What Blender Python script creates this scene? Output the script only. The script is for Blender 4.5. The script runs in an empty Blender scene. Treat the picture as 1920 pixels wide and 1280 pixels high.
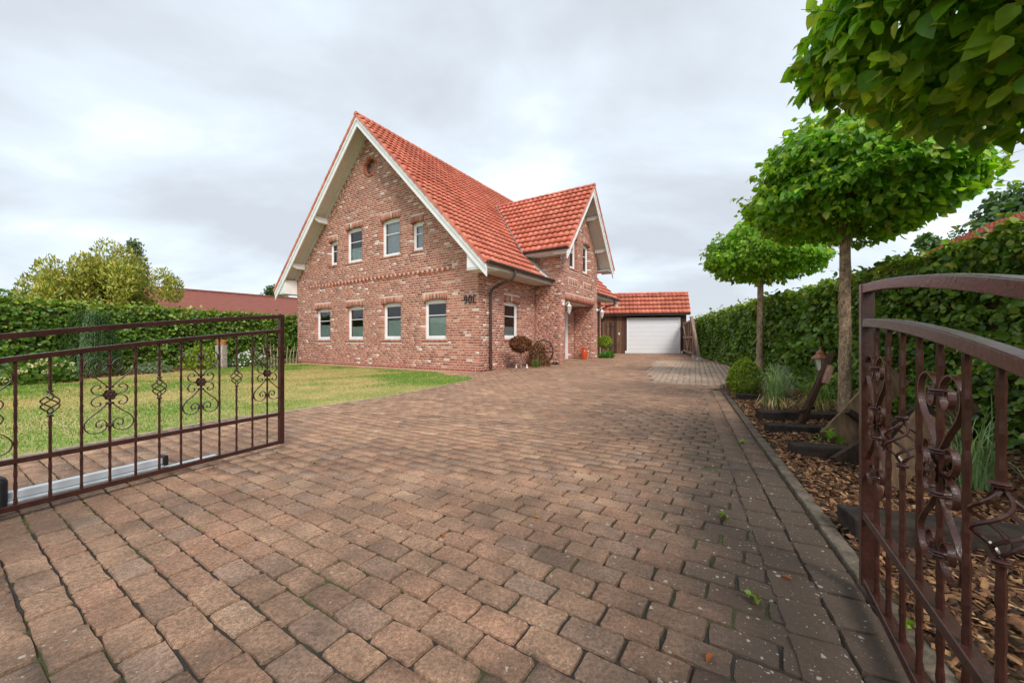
import bpy, math, random
import numpy as np
from mathutils import Matrix, Vector
R = math.radians
rng = np.random.default_rng(7)
random.seed(7)
sc = bpy.context.scene
COL = sc.collection

# ------------------------------------------------------------------ camera, sky, sun, exposure
cam_d = bpy.data.cameras.new('camera')
cam_d.sensor_width = 36.0
cam_d.lens = 13.5
cam_d.clip_start = 0.05
cam_d.clip_end = 3000
cam = bpy.data.objects.new('camera', cam_d)
cam.location = (0, 0, 1.0)
cam.rotation_euler = (R(90), 0, 0)
COL.objects.link(cam)
sc.camera = cam

SUN_DIR = Vector((0.24, -0.70, 0.68)).normalized()
SUN_EL = math.asin(SUN_DIR.z)
SUN_AZ = math.atan2(SUN_DIR.x, SUN_DIR.y)
world = bpy.data.worlds.new('World')
sc.world = world
world.use_nodes = True
wn, wl = world.node_tree.nodes, world.node_tree.links
wn.clear()


def wnode(t, **kw):
    n = wn.new(t)
    for k, v in kw.items():
        setattr(n, k, v)
    return n


w_out = wnode('ShaderNodeOutputWorld')
w_bg = wnode('ShaderNodeBackground')
w_sky = wnode('ShaderNodeTexSky', sky_type='NISHITA', sun_disc=False)
w_sky.sun_elevation = SUN_EL
w_sky.sun_rotation = SUN_AZ
w_sky.altitude = 50
w_sky.dust_density = 2.0
w_tc = wnode('ShaderNodeTexCoord')
w_sep = wnode('ShaderNodeSeparateXYZ')
wl.new(w_tc.outputs['Generated'], w_sep.inputs[0])
w_mx = wnode('ShaderNodeMath', operation='MAXIMUM')
w_mx.inputs[1].default_value = 0.0
wl.new(w_sep.outputs['Z'], w_mx.inputs[0])
w_ad = wnode('ShaderNodeMath', operation='ADD')
w_ad.inputs[1].default_value = 0.28
wl.new(w_mx.outputs[0], w_ad.inputs[0])
w_dv = wnode('ShaderNodeVectorMath', operation='DIVIDE')
wl.new(w_tc.outputs['Generated'], w_dv.inputs[0])
w_cb = wnode('ShaderNodeCombineXYZ')
wl.new(w_ad.outputs[0], w_cb.inputs[0])
wl.new(w_ad.outputs[0], w_cb.inputs[1])
w_cb.inputs[2].default_value = 1.0
wl.new(w_cb.outputs[0], w_dv.inputs[1])
w_map = wnode('ShaderNodeMapping')
w_map.inputs['Scale'].default_value = (0.85, 1.25, 0.0)
w_map.inputs['Location'].default_value = (1.3, 2.7, 0.0)
w_map.inputs['Rotation'].default_value = (0, 0, 0.35)
wl.new(w_dv.outputs[0], w_map.inputs[0])
w_n1 = wnode('ShaderNodeTexNoise')
w_n1.inputs['Scale'].default_value = 1.3
w_n1.inputs['Detail'].default_value = 6.5
w_n1.inputs['Roughness'].default_value = 0.52
w_n1.inputs['Distortion'].default_value = 0.25
wl.new(w_map.outputs[0], w_n1.inputs['Vector'])
w_rmp = wnode('ShaderNodeValToRGB')
e = w_rmp.color_ramp.elements
e[0].position = 0.36
e[0].color = (0.42, 0.45, 0.49, 1)
e[1].position = 0.68
e[1].color = (0.74, 0.78, 0.81, 1)
m = w_rmp.color_ramp.elements.new(0.46)
m.color = (0.475, 0.52, 0.565, 1)
m = w_rmp.color_ramp.elements.new(0.55)
m.color = (0.54, 0.60, 0.665, 1)
wl.new(w_n1.outputs['Fac'], w_rmp.inputs[0])
w_sm = wnode('ShaderNodeMix', data_type='RGBA', blend_type='MULTIPLY')
w_sm.inputs[0].default_value = 1.0
wl.new(w_sky.outputs[0], w_sm.inputs[6])
w_sm.inputs[7].default_value = (0.1, 0.1, 0.1, 1)      # the clear sky's strength
w_mix = wnode('ShaderNodeMix', data_type='RGBA')
w_mix.inputs[0].default_value = 0.92                   # closed cloud cover
wl.new(w_sm.outputs[2], w_mix.inputs[6])
wl.new(w_rmp.outputs[0], w_mix.inputs[7])
wl.new(w_mix.outputs[2], w_bg.inputs['Color'])
w_bg.inputs['Strength'].default_value = 0.93
wl.new(w_bg.outputs[0], w_out.inputs['Surface'])

sun_d = bpy.data.lights.new('sun', 'SUN')
sun_d.energy = 1.5
sun_d.angle = R(20)
sun_d.color = (1.0, 0.955, 0.89)
sun = bpy.data.objects.new('sun', sun_d)
sun.rotation_euler = (-SUN_DIR).to_track_quat('-Z', 'Y').to_euler()
sun.location = (10, -15, 20)
COL.objects.link(sun)

sc.view_settings.view_transform = 'Standard'
sc.view_settings.look = 'None'
sc.view_settings.gamma = 1
sc.view_settings.use_curve_mapping = False
sc.view_settings.exposure = 0.86
sc.render.engine = 'CYCLES'
sc.cycles.use_denoising = True
sc.cycles.max_bounces = 5
sc.cycles.diffuse_bounces = 3
sc.cycles.glossy_bounces = 2
sc.cycles.transmission_bounces = 3
sc.cycles.transparent_max_bounces = 6
sc.cycles.adaptive_threshold = 0.02
sc.cycles.use_adaptive_sampling = True


# ------------------------------------------------------------------ materials
def srgb(r, g, b):
    def c(x):
        x /= 255.0
        return x / 12.92 if x <= 0.04045 else ((x + 0.055) / 1.055) ** 2.4
    return (c(r), c(g), c(b))


class NT:
    def __init__(s, name):
        s.m = bpy.data.materials.new(name)
        s.m.use_nodes = True
        s.n, s.l = s.m.node_tree.nodes, s.m.node_tree.links
        s.bsdf = s.n['Principled BSDF']
        s.out = s.n['Material Output']

    def node(s, t, **kw):
        n = s.n.new(t)
        for k, v in kw.items():
            setattr(n, k, v)
        return n

    def val(s, sock, v):
        if hasattr(v, 'is_output') or isinstance(v, bpy.types.NodeSocket):
            s.l.new(v, sock)
        else:
            sock.default_value = v

    def math(s, op, a, b=0.0, c=None, clamp=False):
        n = s.node('ShaderNodeMath', operation=op, use_clamp=clamp)
        s.val(n.inputs[0], a)
        s.val(n.inputs[1], b)
        if c is not None:
            s.val(n.inputs[2], c)
        return n.outputs[0]

    def noise(s, vec, scale, detail=3, rough=0.55):
        n = s.node('ShaderNodeTexNoise')
        n.inputs['Scale'].default_value = scale
        n.inputs['Detail'].default_value = detail
        n.inputs['Roughness'].default_value = rough
        if vec is not None:
            s.l.new(vec, n.inputs['Vector'])
        return n.outputs['Fac']

    def smooth(s, v, a, b, lo=0.0, hi=1.0):
        n = s.node('ShaderNodeMapRange', interpolation_type='SMOOTHSTEP')
        s.val(n.inputs['Value'], v)
        n.inputs['From Min'].default_value = a
        n.inputs['From Max'].default_value = b
        n.inputs['To Min'].default_value = lo
        n.inputs['To Max'].default_value = hi
        return n.outputs[0]

    def mix(s, f, a, b, blend='MIX'):
        n = s.node('ShaderNodeMix', data_type='RGBA', blend_type=blend)
        s.val(n.inputs[0], f)
        for i, v in ((6, a), (7, b)):
            if isinstance(v, tuple):
                v = (*v[:3], 1)
            s.val(n.inputs[i], v)
        return n.outputs[2]

    def pos(s):
        return s.node('ShaderNodeNewGeometry').outputs['Position']

    def attr(s):
        a = s.node('ShaderNodeAttribute', attribute_name='Col')
        return a.outputs['Color']

    def bump(s, h, strength=0.3, dist=0.01):
        b = s.node('ShaderNodeBump')
        b.inputs['Strength'].default_value = strength
        b.inputs['Distance'].default_value = dist
        s.l.new(h, b.inputs['Height'])
        s.l.new(b.outputs[0], s.bsdf.inputs['Normal'])


def make_mat(name, col=None, rough=0.7, spec=0.3, nscale=8.0, namt=0.25, bump=0.0, bscale=60.0, bdist=0.004,
             metal=0.0, stretch=None, n2=None):
    t = NT(name)
    base = t.attr() if col is None else None
    p = t.pos()
    if stretch:
        mp = t.node('ShaderNodeMapping')
        mp.inputs['Scale'].default_value = stretch
        t.l.new(p, mp.inputs[0])
        p = mp.outputs[0]
    f = t.noise(p, nscale, 4)
    f = t.smooth(f, 0.25, 0.75, 1 - namt, 1 + namt)
    if n2:
        f2 = t.smooth(t.noise(p, n2[0], 2), 0.3, 0.7, 1 - n2[1], 1 + n2[1])
        f = t.math('MULTIPLY', f, f2)
    g = t.node('ShaderNodeCombineColor')
    for i in range(3):
        t.l.new(f, g.inputs[i])
    c = t.mix(1.0, base if base is not None else (*col, 1), g.outputs[0], 'MULTIPLY')
    t.l.new(c, t.bsdf.inputs['Base Color'])
    t.bsdf.inputs['Roughness'].default_value = rough
    t.bsdf.inputs['Specular IOR Level'].default_value = spec
    t.bsdf.inputs['Metallic'].default_value = metal
    if bump:
        t.bump(t.noise(p, bscale, 3), bump, bdist)
    return t.m


def leaf_mat(name, trans=0.35, rough=0.38, spec=0.45):
    t = NT(name)
    c = t.attr()
    f = t.smooth(t.noise(t.pos(), 14.0, 2), 0.3, 0.7, 0.82, 1.18)
    g = t.node('ShaderNodeCombineColor')
    for i in range(3):
        t.l.new(f, g.inputs[i])
    c = t.mix(1.0, c, g.outputs[0], 'MULTIPLY')
    t.l.new(c, t.bsdf.inputs['Base Color'])
    t.bsdf.inputs['Roughness'].default_value = rough
    t.bsdf.inputs['Specular IOR Level'].default_value = spec
    tr = t.node('ShaderNodeBsdfTranslucent')
    t.l.new(t.mix(1.0, c, (1.05, 1.2, 0.42), 'MULTIPLY'), tr.inputs['Color'])
    mx = t.node('ShaderNodeMixShader')
    mx.inputs[0].default_value = trans
    t.l.new(t.bsdf.outputs[0], mx.inputs[1])
    t.l.new(tr.outputs[0], mx.inputs[2])
    t.l.new(mx.outputs[0], t.out.inputs['Surface'])
    return t.m


M = {}
M['brick'] = make_mat('brick_clay', None, 0.85, 0.2, 22, 0.14, 0.4, 90, 0.004, n2=(2.0, 0.06))
M['mortar'] = make_mat('mortar', srgb(220, 197, 180), 0.95, 0.1, 9, 0.12, 0.3, 120, 0.003)
M['tile'] = make_mat('roof_tile', None, 0.55, 0.35, 6, 0.10, 0.15, 60, 0.003, n2=(0.9, 0.13))
M['white'] = make_mat('white_paint', srgb(244, 243, 241), 0.45, 0.4, 3, 0.04)
M['soffit'] = make_mat('soffit_board', srgb(222, 216, 208), 0.6, 0.3, 4, 0.06, stretch=(1, 1, 6))
M['door_white'] = make_mat('door_paint', srgb(228, 229, 231), 0.4, 0.4, 2, 0.02)
M['gutter'] = make_mat('gutter_metal', srgb(72, 58, 54), 0.42, 0.5, 6, 0.15)
M['gate'] = make_mat('gate_paint', srgb(62, 35, 28), 0.25, 0.5, 14, 0.25, 0.35, 90, 0.002, n2=(70, 0.15))
M['alu'] = make_mat('aluminium', srgb(214, 220, 224), 0.35, 0.6, 5, 0.08, metal=0.35)
M['black'] = make_mat('black_plastic', srgb(38, 38, 42), 0.5, 0.4, 10, 0.1)
M['plank'] = make_mat('weathered_planks', None, 0.85, 0.15, 3.0, 0.35, 0.5, 30, 0.004, stretch=(9, 9, 0.7))
M['sleeper'] = make_mat('tarred_sleeper', srgb(52, 44, 39), 0.85, 0.2, 12, 0.4, 0.7, 35, 0.01)
M['bark'] = make_mat('bark', None, 0.9, 0.1, 24, 0.45, 1.0, 40, 0.014, stretch=(1, 1, 0.45), n2=(70, 0.35))
M['leaf'] = leaf_mat('leaf', 0.50)
M['hedge'] = leaf_mat('hedge_leaf', 0.30)
M['blade'] = leaf_mat('grass_blade', 0.30, 0.55)
M['chip'] = make_mat('bark_chip', None, 0.85, 0.2, 40, 0.3)
M['twig'] = make_mat('twig', srgb(84, 72, 50), 0.9, 0.1, 20, 0.3, 0.6, 40, 0.02)
M['terracotta'] = make_mat('terracotta', srgb(196, 128, 92), 0.8, 0.2, 10, 0.15)
M['orange'] = make_mat('orange_enamel', srgb(206, 78, 28), 0.4, 0.5, 6, 0.1)
M['stoneware'] = make_mat('pale_stone', srgb(176, 168, 160), 0.9, 0.15, 9, 0.3, 0.5, 50, 0.01)
M['copper'] = make_mat('copper_roof', srgb(158, 98, 66), 0.5, 0.5, 14, 0.3)
M['lampglass'] = make_mat('lamp_glass', srgb(196, 190, 172), 0.2, 0.5, 8, 0.15)
M['lead'] = make_mat('lead_flashing', srgb(134, 130, 132), 0.6, 0.4, 8, 0.12)
M['blind'] = make_mat('pleated_blind', srgb(226, 242, 236), 0.8, 0.2, 3, 0.04)
M['curtain'] = make_mat('net_curtain', srgb(226, 228, 232), 0.9, 0.1, 6, 0.06)
M['inside'] = make_mat('room_plaster', srgb(120, 112, 106), 0.9, 0.1, 2, 0.1)
M['soil'] = make_mat('soil', srgb(104, 84, 66), 0.95, 0.1, 5, 0.35, 0.6, 30, 0.02, n2=(40, 0.25))
M['sand'] = make_mat('sandy_soil', srgb(176, 142, 112), 0.95, 0.1, 6, 0.25, 0.5, 40, 0.01, n2=(1.5, 0.12))
M['edging'] = make_mat('edging_concrete', srgb(160, 144, 124), 0.9, 0.2, 9, 0.28, 0.6, 70, 0.006, n2=(45, 0.2))
M['field'] = make_mat('field', srgb(96, 112, 60), 0.95, 0.1, 0.3, 0.3, 0.3, 4, 0.05)
M['flower'] = make_mat('flower_head', None, 0.8, 0.2, 30, 0.2)
M['straw'] = leaf_mat('straw', 0.2, 0.7)


def glass_mat():
    t = NT('window_glass')
    fr = t.node('ShaderNodeFresnel')
    fr.inputs['IOR'].default_value = 1.6
    f = t.math('ADD', fr.outputs[0], 0.035, clamp=True)
    tr = t.node('ShaderNodeBsdfTransparent')
    tr.inputs['Color'].default_value = (0.92, 0.94, 0.93, 1)
    gl = t.node('ShaderNodeBsdfGlossy')
    gl.inputs['Roughness'].default_value = 0.015
    mx = t.node('ShaderNodeMixShader')
    t.l.new(f, mx.inputs[0])
    t.l.new(tr.outputs[0], mx.inputs[1])
    t.l.new(gl.outputs[0], mx.inputs[2])
    t.l.new(mx.outputs[0], t.out.inputs['Surface'])
    return t.m


M['glass'] = glass_mat()

KN = (0.911, -0.4126)          # unit normal of the kerb line, pointing to the bed
K0 = (1.417, 1.565)
KD = (0.4126, 0.911)


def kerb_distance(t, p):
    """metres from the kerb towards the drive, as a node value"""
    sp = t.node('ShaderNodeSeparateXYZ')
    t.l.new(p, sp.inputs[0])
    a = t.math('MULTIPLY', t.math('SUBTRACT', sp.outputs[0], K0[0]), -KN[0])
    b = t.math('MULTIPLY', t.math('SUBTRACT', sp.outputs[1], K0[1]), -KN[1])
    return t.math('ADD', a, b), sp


def stone_mat():
    t = NT('paving_clay')
    p = t.pos()
    c = t.attr()
    d, sp = kerb_distance(t, p)
    big = t.noise(p, 0.9, 3)
    mid = t.noise(p, 5.0, 3)
    fine = t.noise(p, 70.0, 4, 0.7)
    grain = t.noise(p, 320.0, 2, 0.6)
    f = t.math('MULTIPLY', t.smooth(big, 0.3, 0.7, 0.86, 1.12), t.smooth(mid, 0.25, 0.75, 0.80, 1.18))
    f = t.math('MULTIPLY', f, t.smooth(fine, 0.28, 0.72, 0.58, 1.36))
    f = t.math('MULTIPLY', f, t.smooth(grain, 0.3, 0.7, 0.62, 1.36))
    g = t.node('ShaderNodeCombineColor')
    for i in range(3):
        t.l.new(f, g.inputs[i])
    c = t.mix(1.0, c, g.outputs[0], 'MULTIPLY')
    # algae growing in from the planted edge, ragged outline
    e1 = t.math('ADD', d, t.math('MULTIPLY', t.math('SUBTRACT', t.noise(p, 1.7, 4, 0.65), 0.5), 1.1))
    alg_near = t.math('MULTIPLY', t.smooth(e1, 0.45, 1.25, 1.0, 0.0), t.smooth(sp.outputs[1], 2.6, 6.5, 1.0, 0.10))
    lo = t.smooth(t.noise(p, 0.8, 6, 0.7), 0.36, 0.64, 0.0, 0.80)  # noise-shaped darker patches, strongest at the near end, fading out with distance
    alg_near = t.math('MAXIMUM', alg_near, t.math('MULTIPLY', lo, t.smooth(sp.outputs[1], 1.4, 5.2, 1.0, 0.0)))
    c = t.mix(t.math('MULTIPLY', alg_near, 0.90), c, t.mix(mid, srgb(78, 68, 58), srgb(50, 44, 39)))
    # pale lichen dots, sharper where the algae is
    for scale, th in ((26.0, 0.78), (44.0, 0.76), (85.0, 0.74)):
        vo = t.node('ShaderNodeTexVoronoi')
        vo.inputs['Scale'].default_value = scale
        wv = t.node('ShaderNodeVectorMath', operation='ADD')
        t.l.new(p, wv.inputs[0])
        nc = t.node('ShaderNodeTexNoise')
        nc.inputs['Scale'].default_value = 60
        sv = t.node('ShaderNodeVectorMath', operation='SCALE')
        sv.inputs['Scale'].default_value = 0.02
        t.l.new(p, nc.inputs['Vector'])
        t.l.new(nc.outputs['Color'], sv.inputs[0])
        t.l.new(sv.outputs[0], wv.inputs[1])
        t.l.new(wv.outputs[0], vo.inputs['Vector'])
        cs = t.node('ShaderNodeSeparateColor')
        t.l.new(vo.outputs['Color'], cs.inputs[0])
        zone = t.math('MAXIMUM', t.smooth(d, 1.6, 0.3, 0.0, 0.40), t.smooth(t.noise(p, 1.3, 2), 0.45, 0.70, 0.0, 0.36))
        on = t.math('GREATER_THAN', t.math('ADD', cs.outputs[0], zone), th + 0.20)
        rad = t.math('MULTIPLY', cs.outputs[1], 0.23)
        dot = t.math('LESS_THAN', vo.outputs['Distance'], rad)
        m_ = t.math('MULTIPLY', t.math('MULTIPLY', on, dot), 0.62)
        c = t.mix(m_, c, srgb(188, 180, 160))
    t.l.new(c, t.bsdf.inputs['Base Color'])
    t.bsdf.inputs['Roughness'].default_value = 0.78
    t.bsdf.inputs['Specular IOR Level'].default_value = 0.32
    h = t.math('ADD', t.math('MULTIPLY', fine, 0.7), t.math('MULTIPLY', grain, 0.5))
    t.bump(h, 0.55, 0.006)
    return t.m


def joint_mat():
    t = NT('joint_soil')
    p = t.pos()
    moss = t.smooth(t.noise(p, 1.6, 4, 0.6), 0.48, 0.66)
    fine = t.noise(p, 90.0, 3)
    soil = t.mix(fine, srgb(30, 26, 22), srgb(64, 56, 47))
    green = t.mix(fine, srgb(52, 58, 26), srgb(98, 108, 46))
    t.l.new(t.mix(t.math('MULTIPLY', moss, 0.75), soil, green), t.bsdf.inputs['Base Color'])
    t.bsdf.inputs['Roughness'].default_value = 0.95
    t.bump(fine, 0.8, 0.012)
    return t.m


def lawn_mat():
    t = NT('lawn_soil')
    p = t.pos()
    n = t.smooth(t.noise(p, 0.75, 4, 0.6), 0.40, 0.62)
    f = t.noise(p, 30, 3)
    a = t.mix(f, srgb(120, 136, 62), srgb(146, 160, 78))
    b = t.mix(f, srgb(176, 158, 104), srgb(196, 176, 124))
    t.l.new(t.mix(n, a, b), t.bsdf.inputs['Base Color'])
    t.bsdf.inputs['Roughness'].default_value = 0.95
    t.bump(f, 0.7, 0.02)
    return t.m


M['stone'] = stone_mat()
M['joint'] = joint_mat()
M['lawn'] = lawn_mat()
M['kerb'] = make_mat('kerb_concrete', srgb(98, 88, 76), 0.9, 0.2, 9, 0.38, 0.6, 70, 0.006, n2=(45, 0.2))


# ------------------------------------------------------------------ mesh helpers
def set_cols(me, cols):
    a = me.attributes.new('Col', 'FLOAT_COLOR', 'FACE')
    c = np.ones((len(cols), 4), np.float32)
    c[:, :3] = cols
    a.data.foreach_set('color', c.ravel())


def nmesh(name, V, F, cols=None, smooth=False):
    """fast mesh from arrays, all faces with the same corner count"""
    V = np.asarray(V, np.float32)
    F = np.asarray(F, np.int32)
    k = F.shape[1]
    me = bpy.data.meshes.new(name)
    me.vertices.add(len(V))
    me.vertices.foreach_set('co', V.ravel())
    me.loops.add(F.size)
    me.loops.foreach_set('vertex_index', F.ravel())
    me.polygons.add(len(F))
    me.polygons.foreach_set('loop_start', np.arange(0, F.size, k, dtype=np.int32))
    me.polygons.foreach_set('loop_total', np.full(len(F), k, np.int32))
    if smooth:
        me.polygons.foreach_set('use_smooth', np.ones(len(F), bool))
    me.update(calc_edges=True)
    if cols is not None:
        set_cols(me, cols)
    return me


def add(name, me, mat, parent=None, loc=None, rot=None, kind=None, label=None, cat=None, group=None):
    if mat is not None and len(me.materials) == 0:
        me.materials.append(M[mat])
    o = bpy.data.objects.new(name, me)
    COL.objects.link(o)
    if parent is not None:
        o.parent = parent
    if loc is not None:
        o.location = loc
    if rot is not None:
        o.rotation_euler = rot
    return tag(o, label, cat, group, kind)


def tag(o, label=None, cat=None, group=None, kind=None):
    for k, v in (('label', label), ('category', cat), ('group', group), ('kind', kind)):
        if v:
            o[k] = v
    return o


def thing(name, label, cat, loc=(0, 0, 0), rz=0.0, group=None):
    o = bpy.data.objects.new(name, None)
    o.empty_display_size = 0.2
    COL.objects.link(o)
    o.location = loc
    o.rotation_euler = (0, 0, rz)
    return tag(o, label, cat, group)


class MB:
    def __init__(s):
        s.v, s.f, s.c = [], [], []

    def add(s, vs, fs, col=None):
        b = len(s.v)
        s.v.extend([tuple(p) for p in vs])
        for f in fs:
            s.f.append(tuple(b + i for i in f))
            s.c.append(col or (0.5, 0.5, 0.5))
        return s

    def box(s, x0, x1, y0, y1, z0, z1, col=None, skip=()):
        vs = [(x0, y0, z0), (x1, y0, z0), (x1, y1, z0), (x0, y1, z0), (x0, y0, z1), (x1, y0, z1), (x1, y1, z1), (x0, y1, z1)]
        fs = [(0, 3, 2, 1), (4, 5, 6, 7), (0, 1, 5, 4), (1, 2, 6, 5), (2, 3, 7, 6), (3, 0, 4, 7)]
        return s.add(vs, [f for i, f in enumerate(fs) if i not in skip], col)

    def bar(s, a, b, w, h, up=(0, 0, 1), col=None):
        """box from a to b, w wide sideways, h along up"""
        a, b = Vector(a), Vector(b)
        d = (b - a).normalized()
        u = Vector(up)
        sd = d.cross(u)
        if sd.length < 1e-6:
            sd = d.cross(Vector((1, 0, 0)))
        sd.normalize()
        u = sd.cross(d).normalized()
        vs = []
        for p in (a, b):
            for sx, sy in ((-1, -1), (1, -1), (1, 1), (-1, 1)):
                vs.append(p + sd * (sx * w / 2) + u * (sy * h / 2))
        return s.add(vs, [(0, 1, 2, 3), (7, 6, 5, 4), (0, 4, 5, 1), (1, 5, 6, 2), (2, 6, 7, 3), (3, 7, 4, 0)], col)

    def tube(s, pts, rad, n=8, col=None, caps=True):
        pts = [Vector(p) for p in pts]
        if not hasattr(rad, '__len__'):
            rad = [rad] * len(pts)
        ref = Vector((0.31, 0.17, 0.93))
        rings = []
        prev = None
        for i, p in enumerate(pts):
            d = (pts[min(i + 1, len(pts) - 1)] - pts[max(i - 1, 0)]).normalized()
            if prev is None:
                a = d.cross(ref)
                if a.length < 0.1:
                    a = d.cross(Vector((1, 0, 0)))
            else:
                a = prev - d * prev.dot(d)
            a.normalize()
            prev = a
            b = d.cross(a)
            rings.append([p + (a * math.cos(t) + b * math.sin(t)) * rad[i] for t in [2 * math.pi * k / n for k in range(n)]])
        vs = [q for r in rings for q in r]
        fs = []
        for i in range(len(pts) - 1):
            for k in range(n):
                k2 = (k + 1) % n
                fs.append((i * n + k, i * n + k2, (i + 1) * n + k2, (i + 1) * n + k))
        if caps:
            fs.append(tuple(range(n - 1, -1, -1)))
            fs.append(tuple((len(pts) - 1) * n + k for k in range(n)))
        return s.add(vs, fs, col)

    def lathe(s, prof, n=16, at=(0, 0, 0), col=None):
        vs, fs = [], []
        for r, z in prof:
            for k in range(n):
                t = 2 * math.pi * k / n
                vs.append((at[0] + r * math.cos(t), at[1] + r * math.sin(t), at[2] + z))
        for i in range(len(prof) - 1):
            for k in range(n):
                k2 = (k + 1) % n
                fs.append((i * n + k, i * n + k2, (i + 1) * n + k2, (i + 1) * n + k))
        fs.append(tuple(range(n - 1, -1, -1)))
        fs.append(tuple((len(prof) - 1) * n + k for k in range(n)))
        return s.add(vs, fs, col)

    def ribbon(s, pts, w, th, nrm, col=None):
        """flat bar swept along pts; w along nrm, th across the path"""
        pts = [Vector(p) for p in pts]
        nrm = Vector(nrm)
        vs = []
        for i, p in enumerate(pts):
            d = (pts[min(i + 1, len(pts) - 1)] - pts[max(i - 1, 0)]).normalized()
            sd = d.cross(nrm).normalized()
            for a, b in ((-1, -1), (1, -1), (1, 1), (-1, 1)):
                vs.append(p + nrm * (a * w / 2) + sd * (b * th / 2))
        fs = []
        for i in range(len(pts) - 1):
            for k in range(4):
                k2 = (k + 1) % 4
                fs.append((i * 4 + k, i * 4 + k2, (i + 1) * 4 + k2, (i + 1) * 4 + k))
        fs.append((3, 2, 1, 0))
        m_ = (len(pts) - 1) * 4
        fs.append((m_, m_ + 1, m_ + 2, m_ + 3))
        return s.add(vs, fs, col)

    def mesh(s, name, cols=False, smooth=False):
        me = bpy.data.meshes.new(name)
        me.from_pydata(s.v, [], s.f)
        if cols:
            set_cols(me, np.array(s.c))
        if smooth:
            me.polygons.foreach_set('use_smooth', np.ones(len(me.polygons), bool))
        me.update()
        return me

    def build(s, name, mat, parent=None, cols=False, smooth=False, bevel=0.0, **kw):
        o = add(name, s.mesh(name, cols, smooth), mat, parent, **kw)
        if bevel:
            b = o.modifiers.new('bevel', 'BEVEL')
            b.width = bevel
            b.segments = 2
            b.limit_method = 'ANGLE'
        return o


def spline(pts, n=6):
    """Catmull-Rom through 2D/3D points"""
    P = [np.array(p, float) for p in pts]
    P = [2 * P[0] - P[1]] + P + [2 * P[-1] - P[-2]]
    out = []
    for i in range(1, len(P) - 2):
        for k in range(n):
            t = k / n
            a, b, c, d = P[i - 1], P[i], P[i + 1], P[i + 2]
            out.append(0.5 * (2 * b + (c - a) * t + (2 * a - 5 * b + 4 * c - d) * t * t + (3 * b - a - 3 * c + d) * t ** 3))
    out.append(P[-2])
    return out


def unit(a):
    return a / np.maximum(np.linalg.norm(a, axis=-1, keepdims=True), 1e-9)


LEAF = np.array([(0, 0, 0), (0.38, 0.28, 0.07), (0.40, 0.62, 0.05), (0, 1.0, -0.14), (-0.40, 0.62, 0.05), (-0.38, 0.28, 0.07)])
LEAF_F = np.array([(0, 1, 2, 3), (0, 3, 4, 5)])


# broad pointed leaf with a drooping tip: rib points and a rounded edge
LEAF_HI = np.array([(0, 0, 0), (0, 0.34, -0.015), (0, 0.68, -0.03), (0, 1.04, -0.16), (0.26, 0.06, 0.05), (0.43, 0.33, 0.075), (0.27, 0.70, 0.015),
                    (-0.26, 0.06, 0.05), (-0.43, 0.33, 0.075), (-0.27, 0.70, 0.015)])
_R = [(0, 4, 1), (1, 4, 5), (1, 5, 2), (2, 5, 6), (2, 6, 3)]
LEAF_HI_F = np.array(_R + [(a_, c_ + 3 if c_ > 3 else c_, b_ + 3 if b_ > 3 else b_) for a_, b_, c_ in _R])


def leaf_verts(P, D, N, size, width=1.0, hi=False):
    D = unit(D)
    S = unit(np.cross(D, N))
    N = np.cross(S, D)
    w = np.asarray(width) * np.ones(len(P))
    L, LF = (LEAF_HI, LEAF_HI_F) if hi else (LEAF, LEAF_F)
    V = (P[:, None, :] + D[:, None, :] * (L[None, :, 1:2] * size[:, None, None])
         + S[:, None, :] * (L[None, :, 0:1] * (size * w)[:, None, None])
         + N[:, None, :] * (L[None, :, 2:3] * size[:, None, None]))
    F = (np.arange(len(P))[:, None, None] * len(L) + LF[None]).reshape(-1, LF.shape[1])
    return V.reshape(-1, 3), F


def leaves_mesh(name, P, D, N, size, cols, width=1.0, hi=False):
    V, F = leaf_verts(P, D, N, size, width, hi)
    return nmesh(name, V, F, np.repeat(cols, len(LEAF_HI_F if hi else LEAF_F), axis=0), smooth=hi)


def palette(n, cols, w=None, jit=0.12):
    cols = np.array(cols)
    idx = rng.choice(len(cols), n, p=(np.array(w) / sum(w)) if w is not None else None)
    c = cols[idx] * (1 + rng.normal(0, jit, (n, 1))) * (1 + rng.normal(0, jit * 0.35, (n, 3)))
    return np.clip(c, 0.003, 0.9)


def leaf_parts(name, parent, P, D, N, size, cols, mat, mats_n=10, width=1.0, hi=False):
    """single leaf objects that share a few leaf meshes"""
    variants = []
    for k in range(mats_n):
        c = cols[k % len(cols)]
        L = (LEAF_HI if hi else LEAF).copy()
        LF = LEAF_HI_F if hi else LEAF_F
        L[:, 0] *= width * random.uniform(0.85, 1.1)
        L[:, 2] *= random.uniform(0.5, 1.8)
        me = nmesh('leaf', L, LF, np.tile(c, (len(LF), 1)), smooth=hi)
        me.materials.append(M[mat])
        variants.append(me)
    D = unit(D)
    S = unit(np.cross(D, N))
    Nn = np.cross(S, D)
    for i in range(len(P)):
        o = bpy.data.objects.new('leaf', variants[i % mats_n])
        COL.objects.link(o)
        o.parent = parent
        m_ = Matrix(((S[i][0], D[i][0], Nn[i][0]), (S[i][1], D[i][1], Nn[i][1]), (S[i][2], D[i][2], Nn[i][2]))).to_4x4()
        o.matrix_local = Matrix.Translation(P[i]) @ m_ @ Matrix.Scale(float(size[i]), 4)


def inpoly(x, y, poly):
    x, y = np.asarray(x), np.asarray(y)
    ins = np.zeros(x.shape, bool)
    j = len(poly) - 1
    for i in range(len(poly)):
        xi, yi = poly[i]
        xj, yj = poly[j]
        c = ((yi > y) != (yj > y)) & (x < (xj - xi) * (y - yi) / (yj - yi + 1e-12) + xi)
        ins ^= c
        j = i
    return ins


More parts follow.
